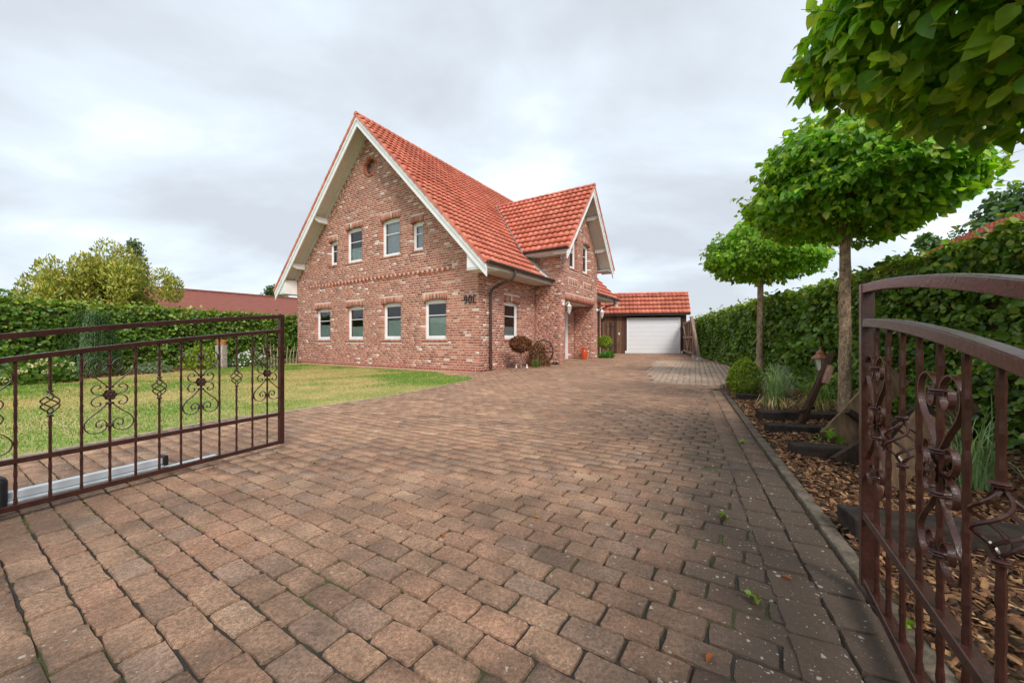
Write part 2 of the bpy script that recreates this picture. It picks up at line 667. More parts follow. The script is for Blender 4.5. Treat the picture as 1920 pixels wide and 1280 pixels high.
def vnoise(x, y, s, seed=0):
    """smooth pseudo noise in 0..1"""
    r = np.random.default_rng(seed)
    o = np.zeros_like(np.asarray(x, float))
    for k in range(7):
        a = r.uniform(0, 6.28)
        fr = s * r.uniform(0.5, 2.0)
        o = o + np.sin((x * math.cos(a) + y * math.sin(a)) * fr + r.uniform(0, 6.28))
    return np.clip(o / 7 * 1.3 + 0.5, 0, 1)


# ------------------------------------------------------------------ ground levels
HA = np.array([-1.095, 12.52])                      # near corner of the house
HU = np.array([-0.84227, 0.53906])                  # along the gable, away to the left
HV = np.array([0.53906, 0.84227])                   # along the side wall, away
H_ANG = math.atan2(HV[1], HV[0])


def gz(x, y):
    s = (np.asarray(x) - HA[0]) * HV[0] + (np.asarray(y) - HA[1]) * HV[1]
    return 0.22 * (1 - np.exp(-np.maximum(s, 0) / 5.5)) * (s > 0)


def hloc(s, t):
    p = HA + s * HV + t * HU
    return float(p[0]), float(p[1])


LAWN_EDGE = [(-5.6, 0.4), (-4.62, 2.3), (-4.3, 3.23), (-3.99, 4.14), (-3.72, 4.9), (-3.2, 5.5), (-2.16, 7.2), (-1.42, 9.0), (-1.08, 9.9),
             (-1.06, 10.4), (-1.3, 10.85), (-1.9, 11.3)]
_c0 = hloc(-0.85, 1.0)
_c1 = hloc(-0.65, 10.5)
LAWN = LAWN_EDGE + [_c0, _c1, (-9.9, 16.9), (-11.0, 14.6), (-11.2, 12.0), (-11.4, 8.6), (-12.0, 4.0), (-12.5, 0.4)]
HEDGE_R = lambda z: 3.337 + 0.3245 * z              # foot of the right hedge
KE = (4.33, 8.0)                                    # far end of the kerb
DRIVE = LAWN_EDGE + [(-1.45, 12.15), hloc(-0.02, -0.01), hloc(11.6, -0.01), (5.5, 26.6), (11.3, 25.2), (HEDGE_R(23.0), 23.0),
                     (HEDGE_R(9.6), 9.6), (4.75, 8.75), KE, (K0[0] + KD[0] * -4, K0[1] + KD[1] * -4), (-5.6, -2.0)]

# terrain sheet out to the horizon
g = MB()
g.add([(-900, -300, -0.06), (900, -300, -0.06), (900, 1500, -0.06), (-900, 1500, -0.06)], [(0, 1, 2, 3)])
g.build('ground', 'field', kind='structure')


def sheet(name, poly, dz, mat, step=None, **kw):
    """flat polygon following the ground levels, as a fine grid cut by triangle fill"""
    import bmesh
    bm = bmesh.new()
    vs = [bm.verts.new((x, y, 0)) for x, y in poly]
    bm.faces.new(vs)
    bmesh.ops.triangulate(bm, faces=bm.faces[:])
    xs, ys = [p[0] for p in poly], [p[1] for p in poly]
    st = step or 1.0
    for k in np.arange(min(ys) + st * 0.37, max(ys), st):
        bmesh.ops.bisect_plane(bm, geom=bm.verts[:] + bm.edges[:] + bm.faces[:], plane_co=(0, k, 0), plane_no=(0, 1, 0))
    for k in np.arange(min(xs) + st * 0.37, max(xs), st):
        bmesh.ops.bisect_plane(bm, geom=bm.verts[:] + bm.edges[:] + bm.faces[:], plane_co=(k, 0, 0), plane_no=(1, 0, 0))
    for v in bm.verts:
        v.co.z = float(gz(v.co.x, v.co.y)) + dz
    bmesh.ops.recalc_face_normals(bm, faces=bm.faces[:])
    me = bpy.data.meshes.new(name)
    bm.to_mesh(me)
    bm.free()
    if len(me.polygons) and me.polygons[0].normal.z < 0:
        me.flip_normals()
    return add(name, me, mat, **kw)


driveway = sheet('driveway', DRIVE, -0.0105, 'joint', kind='structure')
sheet('subsoil', [(-7.0, 8.0), (2.0, 8.0), (2.0, 12.0), hloc(0.1, 0.0), hloc(0.1, 10.8), (-10.5, 17.0)], -0.03, 'soil', kind='structure')
lawn = sheet('lawn', LAWN, 0.004, 'lawn', kind='structure')
sheet('soil_border', [(-1.9, 11.3), _c0, _c1, (-9.9, 16.9), hloc(0.5, 11.6), hloc(0.05, 10.85), hloc(0.05, 0.0), hloc(-0.03, -0.02), (-1.45, 12.15)], -0.004, 'sand',
      kind='structure')
sheet('planting_border', [(-9.9, 16.9), (-11.0, 14.6), (-11.2, 12.0), (-11.4, 8.6), (-12.0, 4.0), (-12.5, 0.4), (-20, 0.4), (-15.2, 10.0),
                          (-9.5, 21.5), hloc(1.0, 11.2)], 0.0, 'soil', kind='structure')
BED = [(K0[0] + KD[0] * -4, K0[1] + KD[1] * -4), KE, (4.75, 8.75), (HEDGE_R(9.6), 9.6), (HEDGE_R(9.6) + 1.2, 9.6), (HEDGE_R(-3) + 1.2, -3)]
bed = sheet('mulch_bed', BED, -0.012, 'soil', kind='structure')

# ------------------------------------------------------------------ paving
PA, PB = 0.206, 0.121
STONE_COLS = [srgb(172, 136, 109), srgb(168, 132, 106), srgb(164, 129, 104), srgb(176, 140, 113), srgb(160, 124, 100), srgb(158, 127, 106),
              srgb(170, 130, 104), srgb(149, 118, 97), srgb(164, 134, 113), srgb(181, 147, 119)]
STONE_W = [5, 5, 5, 3, 4, 3, 4, 2, 2, 1.5]
def stone_geo(hx, hy, jit=0.0045):
    """tumbled block: 16-point ragged outline, a worn rim, flat top"""
    rr = random.uniform
    o = []
    for k, (sx, sy, ex, ey, m) in enumerate(((1, -1, 1, 1, 1), (1, 1, -1, 1, 3), (-1, 1, -1, -1, 1), (-1, -1, 1, -1, 3))):
        c0 = rr(0.005, 0.015)
        c1 = rr(0.005, 0.015)
        a = np.array([sx * hx, sy * hy])
        b = np.array([ex * hx, ey * hy])
        L = np.linalg.norm(b - a)
        n_ = np.array([(b - a)[1], -(b - a)[0]]) / L
        for f in [c0 / L] + [(q + 1) / (m + 1) for q in range(m)] + [1 - c1 / L]:
            o.append(a + (b - a) * f + n_ * rr(-jit, jit * 0.6))
    o = np.array(o)
    ins = rr(0.002, 0.005)
    inn = o * np.array([(hx - ins) / hx, (hy - ins) / hy])
    V = np.concatenate([np.c_[inn, np.zeros(16)], np.c_[o, np.full(16, -0.016)]])
    V[:16, 2] += V[:16, 0] * random.gauss(0, 0.014) + V[:16, 1] * random.gauss(0, 0.014) - np.array([rr(0, 0.0025) for _ in range(16)])
    return V


S_F4 = []
for k in range(16):
    k2 = (k + 1) % 16
    S_F4.append((k, 16 + k, 16 + k2, k2))
S_TOP = tuple(range(16))

na, nb = int(26 / PA), int(34 / PB)
cent = []
base = np.array([-1.0, 6.0])
for ib in range(-nb // 2, nb):
    off = 0.5 * PA * (ib % 2) + random.uniform(-0.02, 0.02)
    ia = np.arange(-na, na)
    a = ia * PA + off
    b = ib * PB
    x = base[0] + a * HU[0] + b * HV[0]
    y = base[1] + a * HU[1] + b * HV[1]
    ok = inpoly(x, y, DRIVE)
    for xx, yy in zip(x[ok], y[ok]):
        cent.append((xx, yy))
cent = np.array(cent)
dk = -((cent[:, 0] - K0[0]) * KN[0] + (cent[:, 1] - K0[1]) * KN[1])
near_kerb = (dk < 0.20) & (cent[:, 1] < 8.2)
PATCH = [(3.45, 9.3), (4.9, 8.75), (6.35, 9.6), (7.9, 13.8), (7.9, 15.4), (7.3, 16.6), (6.3, 16.6), (5.5, 15.0), (4.2, 12.0)]
in_patch = inpoly(cent[:, 0], cent[:, 1], PATCH)
vis = (cent[:, 1] > 0.2) & (np.abs(cent[:, 0]) < 1.45 * cent[:, 1] + 0.5)
cent = cent[~near_kerb & ~in_patch & vis]
stones = [(x, y, H_ANG + math.pi / 2, PA / 2 - 0.0035, PB / 2 - 0.0022, None) for x, y in cent]
# a band of larger slabs laid along the kerb, and the paler patch laid in straight joints
nk = int(7.0 / 0.21)
for k in range(-6, nk):
    for row, (d0, w) in enumerate(((0.085, 0.16), (0.25, 0.16))):
        l = (k + 0.5 * row) * 0.21
        x = K0[0] + KD[0] * l - KN[0] * d0
        y = K0[1] + KD[1] * l - KN[1] * d0
        if y > 0.3:
            stones.append((x, y, math.atan2(KD[1], KD[0]), 0.101, w / 2 - 0.001, 'band'))
pd = unit(np.array([[0.43, 0.9]]))[0]
pn = np.array([pd[1], -pd[0]])
for i in range(-40, 60):
    for j in range(-50, 60):
        p = np.array([5.5, 12.0]) + pd * i * 0.2 + pn * j * 0.14
        if inpoly(p[0], p[1], PATCH) and inpoly(p[0], p[1], DRIVE):
            stones.append((p[0], p[1], math.atan2(pd[1], pd[0]), 0.0995, 0.0692, 'pale'))


def proj_ok(x, y, z=0.0):
    return y > 0.3 and abs(x) < 1.333 * y and (1.0 - z) < 0.889 * y


order = sorted(range(len(stones)), key=lambda i: stones[i][1] if proj_ok(stones[i][0], stones[i][1]) else 999)
single = set(order[:300])
smeshes = {}


def stone_mesh(hx, hy, ci):
    key = (round(hx, 4), round(hy, 4), ci, random.randrange(3))
    if key not in smeshes:
        V = stone_geo(hx, hy)
        me = bpy.data.meshes.new('paving_stone')
        me.from_pydata([tuple(v) for v in V], [], [S_TOP] + [tuple(f) for f in S_F4])
        set_cols(me, np.tile(np.array(STONE_COLS[ci]), (len(me.polygons), 1)))
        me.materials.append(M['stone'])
        smeshes[key] = me
    return smeshes[key]


BV, BF4, BT, BC4, BCT = [], [], [], [], []
for i, (x, y, a, hx, hy, kind) in enumerate(stones):
    ci = int(rng.choice(10, p=np.array(STONE_W) / sum(STONE_W)))
    z = float(gz(x, y)) + random.uniform(-0.003, 0.003)
    a += random.uniform(-0.012, 0.012)
    x += random.uniform(-0.002, 0.002)
    y += random.uniform(-0.002, 0.002)
    dk_ = -((x - K0[0]) * KN[0] + (y - K0[1]) * KN[1])
    under = kind is None and dk_ < 0.46 and y < 8.2
    z += (0.004 if kind == 'band' else (-0.005 if under else 0.0))
    if i in single:
        o = bpy.data.objects.new('paving_stone', stone_mesh(hx, hy, ci))
        COL.objects.link(o)
        o.parent = driveway
        o.location = (x, y, z)
        o.rotation_euler = (0, 0, a + (math.pi if random.random() < 0.5 else 0))
        continue
    V = stone_geo(hx, hy, 0.0035)
    c, s = math.cos(a), math.sin(a)
    W = np.c_[x + V[:, 0] * c - V[:, 1] * s, y + V[:, 0] * s + V[:, 1] * c, z + V[:, 2]]
    W[:, 2] += gz(W[:, 0], W[:, 1]) - float(gz(x, y))
    col = np.array(STONE_COLS[ci]) * random.uniform(0.92, 1.08) * 1.04
    if kind == 'pale':
        col = np.array(srgb(186, 160, 138)) * random.uniform(0.93, 1.07)
    b0 = len(BV) * 32
    BV.append(W)
    BF4.append(np.array(S_F4) + b0)
    BT.append(tuple(b0 + k for k in range(16)))
    BC4.append(col)
me = bpy.data.meshes.new('paving')
allV = np.concatenate(BV)
quads = np.concatenate(BF4)
nq, nt = len(quads), len(BT)
me.vertices.add(len(allV))
me.vertices.foreach_set('co', allV.astype(np.float32).ravel())
loops = np.concatenate([quads.ravel(), np.array(BT).ravel()]).astype(np.int32)
me.loops.add(len(loops))
me.loops.foreach_set('vertex_index', loops)
me.polygons.add(nq + nt)
me.polygons.foreach_set('loop_start', np.concatenate([np.arange(nq) * 4, nq * 4 + np.arange(nt) * 16]).astype(np.int32))
me.polygons.foreach_set('loop_total', np.concatenate([np.full(nq, 4), np.full(nt, 16)]).astype(np.int32))
me.update(calc_edges=True)
BC4 = np.array(BC4)
set_cols(me, np.concatenate([np.repeat(BC4, 16, axis=0), BC4]))
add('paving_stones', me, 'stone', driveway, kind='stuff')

# kerb of concrete edging stones along the bed
kerb = thing('kerb', 'low concrete kerb between the driveway and the bark mulch bed', 'kerb')
kerb['kind'] = 'structure'
for k in range(-3, 8):
    m_ = MB()
    L = 0.996 if k < 6 else 0.99
    m_.box(-L / 2, L / 2, -0.038, 0.034, -0.12, 0.022 + random.uniform(-0.004, 0.004))
    l = k * 1.0 + 0.05
    if l > 6.8:
        continue
    o = m_.build('kerbstone', 'kerb', kerb, bevel=0.008)
    o.location = (K0[0] + KD[0] * l + KN[0] * 0.04, K0[1] + KD[1] * l + KN[1] * 0.04, 0)
    o.rotation_euler = (0, 0, math.atan2(KD[1], KD[0]) + random.uniform(-0.006, 0.006))
m_ = MB()
m_.bar((KE[0] + 0.06, KE[1] + 0.05, -0.04), (4.78, 8.74, -0.04), 0.07, 0.13)
m_.build('kerbstone', 'kerb', kerb, bevel=0.008)
m_ = MB()
m_.bar((4.80, 8.77, -0.04), (HEDGE_R(9.6), 9.62, -0.04), 0.07, 0.13)
m_.build('kerbstone', 'kerb', kerb, bevel=0.008)
edging = thing('lawn_edging', 'thin grey concrete edging between lawn and driveway', 'edging')
edging['kind'] = 'structure'
pts = spline(LAWN_EDGE, 3)
for i in range(len(pts) - 1):
    a, b = pts[i], pts[i + 1]
    m_ = MB()
    m_.bar((a[0], a[1], -0.04), (b[0], b[1], -0.04), 0.05, 0.10)
    m_.build('edging_stone', 'edging', edging, bevel=0.006)

# ------------------------------------------------------------------ the house (local x = along the side wall, y = along the gable, z up)
house = thing('brick_house', 'red brick house with orange tiled roof, white barge boards and a gabled entrance bay', 'house', (HA[0], HA[1], 0), H_ANG)
GW, HL = 10.9, 11.6            # gable width, side length
RZ, EZ, EO, FO = 9.82, 3.39, 0.83, 0.69   # ridge, eave edge, eave overhang, front overhang
SL = (RZ - EZ) / (GW / 2 + EO)
BX0, BX1, BY = 3.77, 7.92, -1.127          # entrance bay
BRZ, BEZ, BO, BF = 7.71, 4.48, 0.63, 0.65
BC = (BX0 + BX1) / 2
BSL = (BRZ - BEZ) / ((BX1 - BX0) / 2 + BO)
BRICK_COLS = [srgb(186, 121, 99), srgb(179, 110, 91), srgb(194, 133, 111), srgb(173, 101, 83), srgb(202, 148, 128), srgb(154, 95, 82), srgb(140, 88, 78),
              srgb(209, 168, 150), srgb(226, 208, 196), srgb(190, 125, 99), srgb(182, 119, 101), srgb(168, 103, 87)]
BRICK_W = [8, 8, 7, 6, 4, 3.4, 2.2, 2.4, 2.0, 6, 5, 4]
PLINTH = srgb(164, 84, 70)
BH, BL, BJ, BJH = 0.0833, 0.25, 0.016, 0.020
bricks = []      # (wall frame id, a0, a1, z0, z1, depth, colour index)
FRAMES = {}      # id -> (origin, along, normal) in house space


def frame(idn, o, e, n):
    FRAMES[idn] = (np.array(o, float), np.array(e, float), np.array(n, float))


def lay(idn, a0, a1, z0, ztop, ops, zones=(), plinth=True, proud=0.0, edge_trim=0.0):
    """running bond; ztop(a) is the wall's top; ops = openings, zones = areas kept free for trim"""
    z = z0
    row = 0
    rects = list(ops) + list(zones)
    while True:
        zc = z + BH
        if zc > 12:
            break
        segs = [(a0, a1)]
        # clip by roof line
        N = 60
        xs = np.linspace(a0, a1, N + 1)
        ok = np.array([ztop(x) >= zc - 0.03 for x in xs])
        if not ok.any():
            break
        lo, hi = xs[ok.argmax()], xs[N - ok[::-1].argmax()]
        segs = [(lo, hi)]
        for (o0, o1, q0, q1) in rects:
            if q1 > z + 0.01 and q0 < zc - 0.01:
                ns = []
                for s0, s1 in segs:
                    if o1 <= s0 or o0 >= s1:
                        ns.append((s0, s1))
                        continue
                    if o0 > s0:
                        ns.append((s0, o0))
                    if o1 < s1:
                        ns.append((o1, s1))
                segs = ns
        off = (0.5 * BL if row % 2 else 0.0) + (0.25 * BL if row % 3 == 2 else 0)
        for s0, s1 in segs:
            k = math.floor((s0 - off) / BL)
            p = s0
            while p < s1 - 0.02:
                nx = off + (k + 1) * BL
                if nx - p < 0.06:
                    k += 1
                    nx = off + (k + 1) * BL
                if s1 - nx < 0.06:
                    nx = s1
                nx = min(nx, s1)
                jamb = any(abs(p - o1) < 1e-6 or abs(nx - o0) < 1e-6 for (o0, o1, q0, q1) in ops if q1 > z and q0 < zc)
                ci = 99 if (plinth and row == 0) else int(rng.choice(12, p=np.array(BRICK_W) / sum(BRICK_W)))
                if random.random() < 0.10 and nx - p > 0.2 and not jamb:
                    mid = (p + nx) / 2
                    bricks.append((idn, p + BJ / 2, mid - BJ / 2, z + BJH / 2, zc - BJH / 2, 0.03, ci, proud))
                    bricks.append((idn, mid + BJ / 2, nx - BJ / 2, z + BJH / 2, zc - BJH / 2, 0.03, int(rng.choice(12, p=np.array(BRICK_W) / sum(BRICK_W))) if ci != 99 else 99, proud))
                else:
                    bricks.append((idn, p + (0 if abs(p - s0) < 1e-6 else BJ / 2), nx - (0 if abs(nx - s1) < 1e-6 else BJ / 2),
                                   z + BJH / 2, zc - BJH / 2, 0.15 if jamb else 0.03, ci, proud))
                p = nx
                k += 1
        z = zc
        row += 1


def backing(mb, idn, a0, a1, z0, ztop, ops, depth=0.0, breaks=()):
    """mortar face behind the bricks, with reveals"""
    o, e_, n = FRAMES[idn]
    P = lambda a, z, d: tuple(o + e_ * a - n * d + np.array([0, 0, z]))
    xs = sorted(set([a0, a1, *breaks] + [q for op in ops for q in op[:2]]))
    for x0, x1 in zip(xs[:-1], xs[1:]):
        xm = (x0 + x1) / 2
        cuts = sorted([(op[2], op[3]) for op in ops if op[0] <= xm <= op[1]])
        z = z0
        for q0, q1 in cuts:
            if q0 > z:
                mb.add([P(x0, z, depth), P(x1, z, depth), P(x1, q0, depth), P(x0, q0, depth)], [(0, 1, 2, 3)])
            z = q1
        mb.add([P(x0, z, depth), P(x1, z, depth), P(x1, ztop(x1), depth), P(x0, ztop(x0), depth)], [(0, 1, 2, 3)])
    for (q0, q1, r0, r1) in ops:
        D = 0.20
        i = 0.006
        q0_, q1_, r0_, r1_ = q0 - i, q1 + i, r0 - i, r1 + i
        for A_, B_ in (((q0_, r0_), (q0_, r1_)), ((q1_, r1_), (q1_, r0_)), ((q0_, r1_), (q1_, r1_)), ((q1_, r0_), (q0_, r0_))):
            mb.add([P(A_[0], A_[1], depth), P(B_[0], B_[1], depth), P(B_[0], B_[1], D), P(A_[0], A_[1], D)], [(0, 1, 2, 3)])


frame('gable', (0, 0, 0), (0, 1, 0), (-1, 0, 0))
frame('side', (0, 0, 0), (1, 0, 0), (0, -1, 0))
frame('bayside', (BX0, 0, 0), (0, -1, 0), (-1, 0, 0))
frame('bayfront', (BX0, BY, 0), (1, 0, 0), (0, -1, 0))
frame('bayback', (BX1, 0, 0), (0, -1, 0), (1, 0, 0))
frame('porchright', (BX0 + 3.74, 0, 0), (0, -1, 0), (-1, 0, 0))
frame('porchback', (BX0 + 0.47, -0.10, 0), (1, 0, 0), (0, -1, 0))
frame('porchleft', (BX0 + 0.47, 0, 0), (0, -1, 0), (1, 0, 0))

roof_in = lambda y: min(RZ - 0.30 - abs(y - GW / 2) * SL, 20)     # underside of the main roof above the gable
WIN_G = [(8.24, 9.36, 1.07, 2.40), (5.94, 7.04, 1.07, 2.40), (3.69, 4.75, 1.07, 2.42), (1.40, 2.50, 1.07, 2.42),
         (7.73, 8.30, 4.34, 5.32), (6.01, 7.08, 4.30, 5.68), (3.74, 4.82, 4.29, 5.68), (2.52, 3.10, 4.32, 5.32)]
RISE, ARCH, SILLH = 0.07, 0.21, 0.085
CIRC = (5.48, 8.05, 0.31)


def crown(op):
    return (op[0], op[1], op[2], op[3] + RISE)


def zones_for(ops):
    z = []
    for a0, a1, z0, z1 in ops:
        z.append((a0 - 0.06, a1 + 0.06, z1, z1 + RISE + ARCH))
        z.append((a0 - 0.06, a1 + 0.06, z0 - SILLH, z0))
    return z


def trim(idn, op):
    """segmental arch of standing bricks and a brick-on-edge sill"""
    a0, a1, z0, z1 = op
    n = max(5, int(round((a1 - a0 + 0.12) / 0.083)))
    w = (a1 - a0 + 0.12) / n
    for k in range(n):
        p = a0 - 0.06 + k * w
        c = (p + w / 2 - (a0 + a1) / 2) / ((a1 - a0) / 2)
        zb = z1 + RISE * (1 - min(1, c * c))
        inside = a0 - 0.02 < p + w / 2 < a1 + 0.02
        bricks.append((idn, p + 0.008, p + w - 0.008, zb, z1 + RISE + ARCH - 0.012, 0.14 if inside else 0.03, int(rng.choice(12, p=np.array(BRICK_W) / sum(BRICK_W))), 0.002))
        bricks.append((idn, p + 0.005, p + w - 0.005, z0 - SILLH + 0.004, z0 - 0.006, 0.14, random.choice([0, 1, 2, 9, 3]), 0.022))


DENT = (1.02, 9.88, 3.43, 3.62)
gz_ops = [crown(o) for o in WIN_G]
circ_op = (CIRC[0] - CIRC[2], CIRC[0] + CIRC[2], CIRC[1] - CIRC[2], CIRC[1] + CIRC[2])
circ_zone = (CIRC[0] - CIRC[2] - 0.11, CIRC[0] + CIRC[2] + 0.11, CIRC[1] - CIRC[2] - 0.11, CIRC[1] + CIRC[2] + 0.11)
dent_z0 = math.floor(3.45 / BH) * BH
dent = (1.02, 9.88, dent_z0, dent_z0 + 2 * BH)
lay('gable', -0.008, GW, 0, roof_in, gz_ops, zones_for(WIN_G) + [dent, (-9, -8, 0, 0)])
# keep bricks out of the round window: drop and refill around it
keep = []
for b in bricks:
    if b[0] == 'gable':
        cx = min(max(CIRC[0], b[1]), b[2])
        cz = min(max(CIRC[1], b[3]), b[4])
        if math.hypot(cx - CIRC[0], cz - CIRC[1]) < CIRC[2] + 0.10:
            # trim instead of dropping when the brick lies mostly outside
            rr = CIRC[2] + 0.115
            zc = (b[3] + b[4]) / 2 - CIRC[1]
            hw = math.sqrt(max(rr * rr - zc * zc, 0))
            if b[1] < CIRC[0] - hw - 0.03:
                keep.append((b[0], b[1], min(b[2], CIRC[0] - hw), *b[3:]))
            if b[2] > CIRC[0] + hw + 0.03:
                keep.append((b[0], max(b[1], CIRC[0] + hw), b[2], *b[3:]))
            continue
    keep.append(b)
bricks = keep
for o in WIN_G:
    trim('gable', o)
# dentil band: a stretcher course standing proud and alternating headers above it
a = dent[0]
while a < dent[1] - 0.1:
    bricks.append(('gable', a + 0.005, min(a + 0.245, dent[1]), dent_z0 + 0.006, dent_z0 + BH - 0.006, 0.03, random.choice([0, 1, 2, 3, 9]), 0.012))
    a += 0.25
a = dent[0]
k = 0
while a < dent[1] - 0.1:
    bricks.append(('gable', a + 0.005, a + 0.115, dent_z0 + BH + 0.006, dent_z0 + 2 * BH - 0.006, 0.06, random.choice([0, 1, 2, 3, 9]), 0.035 if k % 2 else -0.05))
    a += 0.12
    k += 1

WIN_S = [(1.53, 2.54, 1.09, 2.40)]
side_top = lambda s: EZ - 0.05
lay('side', 0.024, BX0, 0, side_top, [crown(o) for o in WIN_S], zones_for(WIN_S))
for o in WIN_S:
    trim('side', o)
lay('side', BX1 + 0.02, HL, 0, side_top, [], [])
lay('bayside', 0.0, -BY + 0.008, 0, lambda t: 4.48, [])
lay('bayback', 0.0, -BY - 0.03, 0, lambda t: 4.48, [])
WIN_B = [(4.70 - BX0, 5.44 - BX0, 4.05, 5.30), (6.12 - BX0, 6.89 - BX0, 4.05, 5.30)]
PORCH = (0.47, 3.74, -0.2, 2.70)
bay_top = lambda s: BRZ - 0.28 - abs(s - (BX1 - BX0) / 2) * BSL
VENTS = [(4.56 - BX0, 5.55 - BX0, 3.36, 3.61), (6.12 - BX0, 7.13 - BX0, 3.36, 3.61)]
lay('bayfront', 0.024, BX1 - BX0 + 0.008, 0, bay_top, [crown(o) for o in WIN_B] + [(PORCH[0], PORCH[1], -0.2, 2.70)],
    zones_for(WIN_B) + [(PORCH[0] - 0.03, PORCH[1] + 0.03, 2.70, 2.96)] + VENTS)
for o in WIN_B:
    trim('bayfront', o)
n = int((PORCH[1] - PORCH[0] + 0.06) / 0.083)
for k in range(n):
    p = PORCH[0] - 0.03 + k * (PORCH[1] - PORCH[0] + 0.06) / n
    bricks.append(('bayfront', p + 0.005, p + 0.078, 2.703, 2.952, 0.24, random.choice([0, 1, 2, 4, 9, 10]), 0.002))
for v in VENTS:       # ornamental panels of upright bricks, every second one set back
    n = int((v[1] - v[0]) / 0.083)
    for k in range(n):
        p = v[0] + k * (v[1] - v[0]) / n
        bricks.append(('bayfront', p + 0.006, p + 0.076, v[2] + 0.004, v[3] - 0.004, 0.08, random.choice([1, 3, 11, 9]), 0.02 if k % 2 else -0.045))
lay('porchright', 0.10, -BY - 0.03, 0, lambda t: 2.69, [])
lay('porchleft', 0.10, -BY - 0.03, 0, lambda t: 2.69, [])
DOOR = (1.72, 2.72, -0.2, 2.35)
lay('porchback', 0.0, 3.27, 0, lambda t: 2.69, [DOOR])

wall = MB()
backing(wall, 'gable', 0, GW, -0.2, lambda y: roof_in(y) + 0.12, gz_ops + [circ_op], breaks=(GW / 2,))
backing(wall, 'side', 0, BX0 + 0.06, -0.2, lambda s: EZ + 0.2, [crown(o) for o in WIN_S])
backing(wall, 'side', BX1 - 0.1, HL, -0.2, lambda s: EZ + 0.2, [])
backing(wall, 'bayside', -0.6, -BY, -0.2, lambda t: 4.9, [])
backing(wall, 'bayback', -0.6, -BY, -0.2, lambda t: 4.9, [])
backing(wall, 'bayfront', 0, BX1 - BX0, -0.2, lambda s: bay_top(s) + 0.12, [crown(o) for o in WIN_B] + [PORCH], breaks=((BX1 - BX0) / 2,))
backing(wall, 'porchright', 0, -BY, -0.2, lambda t: 2.72, [])
backing(wall, 'porchleft', 0, -BY, -0.2, lambda t: 2.72, [])
backing(wall, 'porchback', 0, 3.27, -0.2, lambda t: 2.72, [DOOR])
wall.add([(HL, 0, -0.2), (HL, GW, -0.2), (HL, GW, 3.5), (HL, GW / 2, RZ - 0.2), (HL, 0, 3.5)], [(0, 1, 2, 3, 4)])
wall.add([(0, GW, -0.2), (HL, GW, -0.2), (HL, GW, 3.6), (0, GW, 3.6)], [(0, 1, 2, 3)])
wall_o = wall.build('wall', 'mortar', house)
inner = MB()
inner.box(0.25, HL - 0.1, 0.25, GW - 0.1, 2.75, 2.95)
inner.box(0.25, HL - 0.1, 5.40, 5.52, 0, 2.74)
inner.box(0.25, HL - 0.1, 5.40, 5.52, 2.96, 7.5)
inner.box(2.6, 2.7, 0.25, GW - 0.1, 0, 2.74)
inner.box(2.6, 2.7, 2.3, GW - 2.3, 2.96, 5.9)
inner.box(0.25, HL - 0.1, 0.25, GW - 0.1, -0.1, -0.02)
inner.box(BX0 + 0.1, BX1 - 0.1, BY + 0.15, 1.6, 2.97, 3.02)
inner.build('interior_wall', 'inside', house)
pc = MB()
pc.box(BX0 + 0.475, BX0 + 3.735, BY + 0.22, -0.105, 2.69, 2.72)
pc.build('porch_ceiling', 'white', house)


def brick_box(b):
    o, e_, n = FRAMES[b[0]]
    a0, a1, z0, z1, dp, ci, pr = b[1:]
    vs = []
    for d in (0.003 + pr, -dp):
        for a_, z_ in ((a0, z0), (a1, z0), (a1, z1), (a0, z1)):
            vs.append(o + e_ * a_ + n * d + np.array([0, 0, z_]))
    return vs


BFACES = [(0, 1, 2, 3), (1, 5, 6, 2), (2, 6, 7, 3), (3, 7, 4, 0), (0, 4, 5, 1)]


def house_world(p):
    c, s = math.cos(H_ANG), math.sin(H_ANG)
    return np.array([HA[0] + p[0] * c - p[1] * s, HA[1] + p[0] * s + p[1] * c, p[2]])


def brick_rank(b):
    o, e_, n = FRAMES[b[0]]
    if b[0] in ('bayback', 'porchleft') or b[7] != 0.0 or b[6] == 99 and False:
        return 999
    w = house_world(o + e_ * (b[1] + b[2]) / 2 + np.array([0, 0, (b[3] + b[4]) / 2]))
    if b[2] - b[1] < 0.2:
        return 500
    nn = n[0] * HV + n[1] * HU
    cosv = -(nn[0] * w[0] + nn[1] * w[1]) / math.hypot(w[0], w[1])
    return math.hypot(w[0], w[1]) / max(cosv, 0.2) ** 0.5


bricks.sort(key=brick_rank)
vari = {}
for b in bricks[:300]:
    o, e_, n = FRAMES[b[0]]
    key = (b[6], round(b[5], 2))
    ln, hh = 0.24, b[4] - b[3]
    if key not in vari:
        mb = MB()
        c = PLINTH if b[6] == 99 else BRICK_COLS[b[6]]
        vs = [(x, y, z) for y in (-0.003, b[5]) for x, z in ((-0.12, -hh / 2), (0.12, -hh / 2), (0.12, hh / 2), (-0.12, hh / 2))]
        mb.add(vs, BFACES, c)
        me = mb.mesh('brick', True)
        me.materials.append(M['brick'])
        vari[key] = me
    ob = bpy.data.objects.new('brick', vari[key])
    COL.objects.link(ob)
    ob.parent = wall_o
    ob.location = o + e_ * (b[1] + b[2]) / 2 + np.array([0, 0, (b[3] + b[4]) / 2])
    # local +y points into the wall
    inn = -n
    ang = math.atan2(inn[1], inn[0]) - math.pi / 2
    ob.rotation_euler = (0, 0, ang)
    ob.scale = ((b[2] - b[1]) / ln, 1, 1)
bv, bf, bc = [], [], []
for b in bricks[300:]:
    i0 = len(bv)
    bv.extend(brick_box(b))
    o, e_, n = FRAMES[b[0]]
    flip = np.cross(e_, [0, 0, 1]).dot(n) < 0
    c = np.array(PLINTH if b[6] == 99 else BRICK_COLS[b[6]]) * random.uniform(0.88, 1.12)
    for f in BFACES:
        bf.append(tuple(i0 + i for i in (f[::-1] if flip else f)))
        bc.append(c)
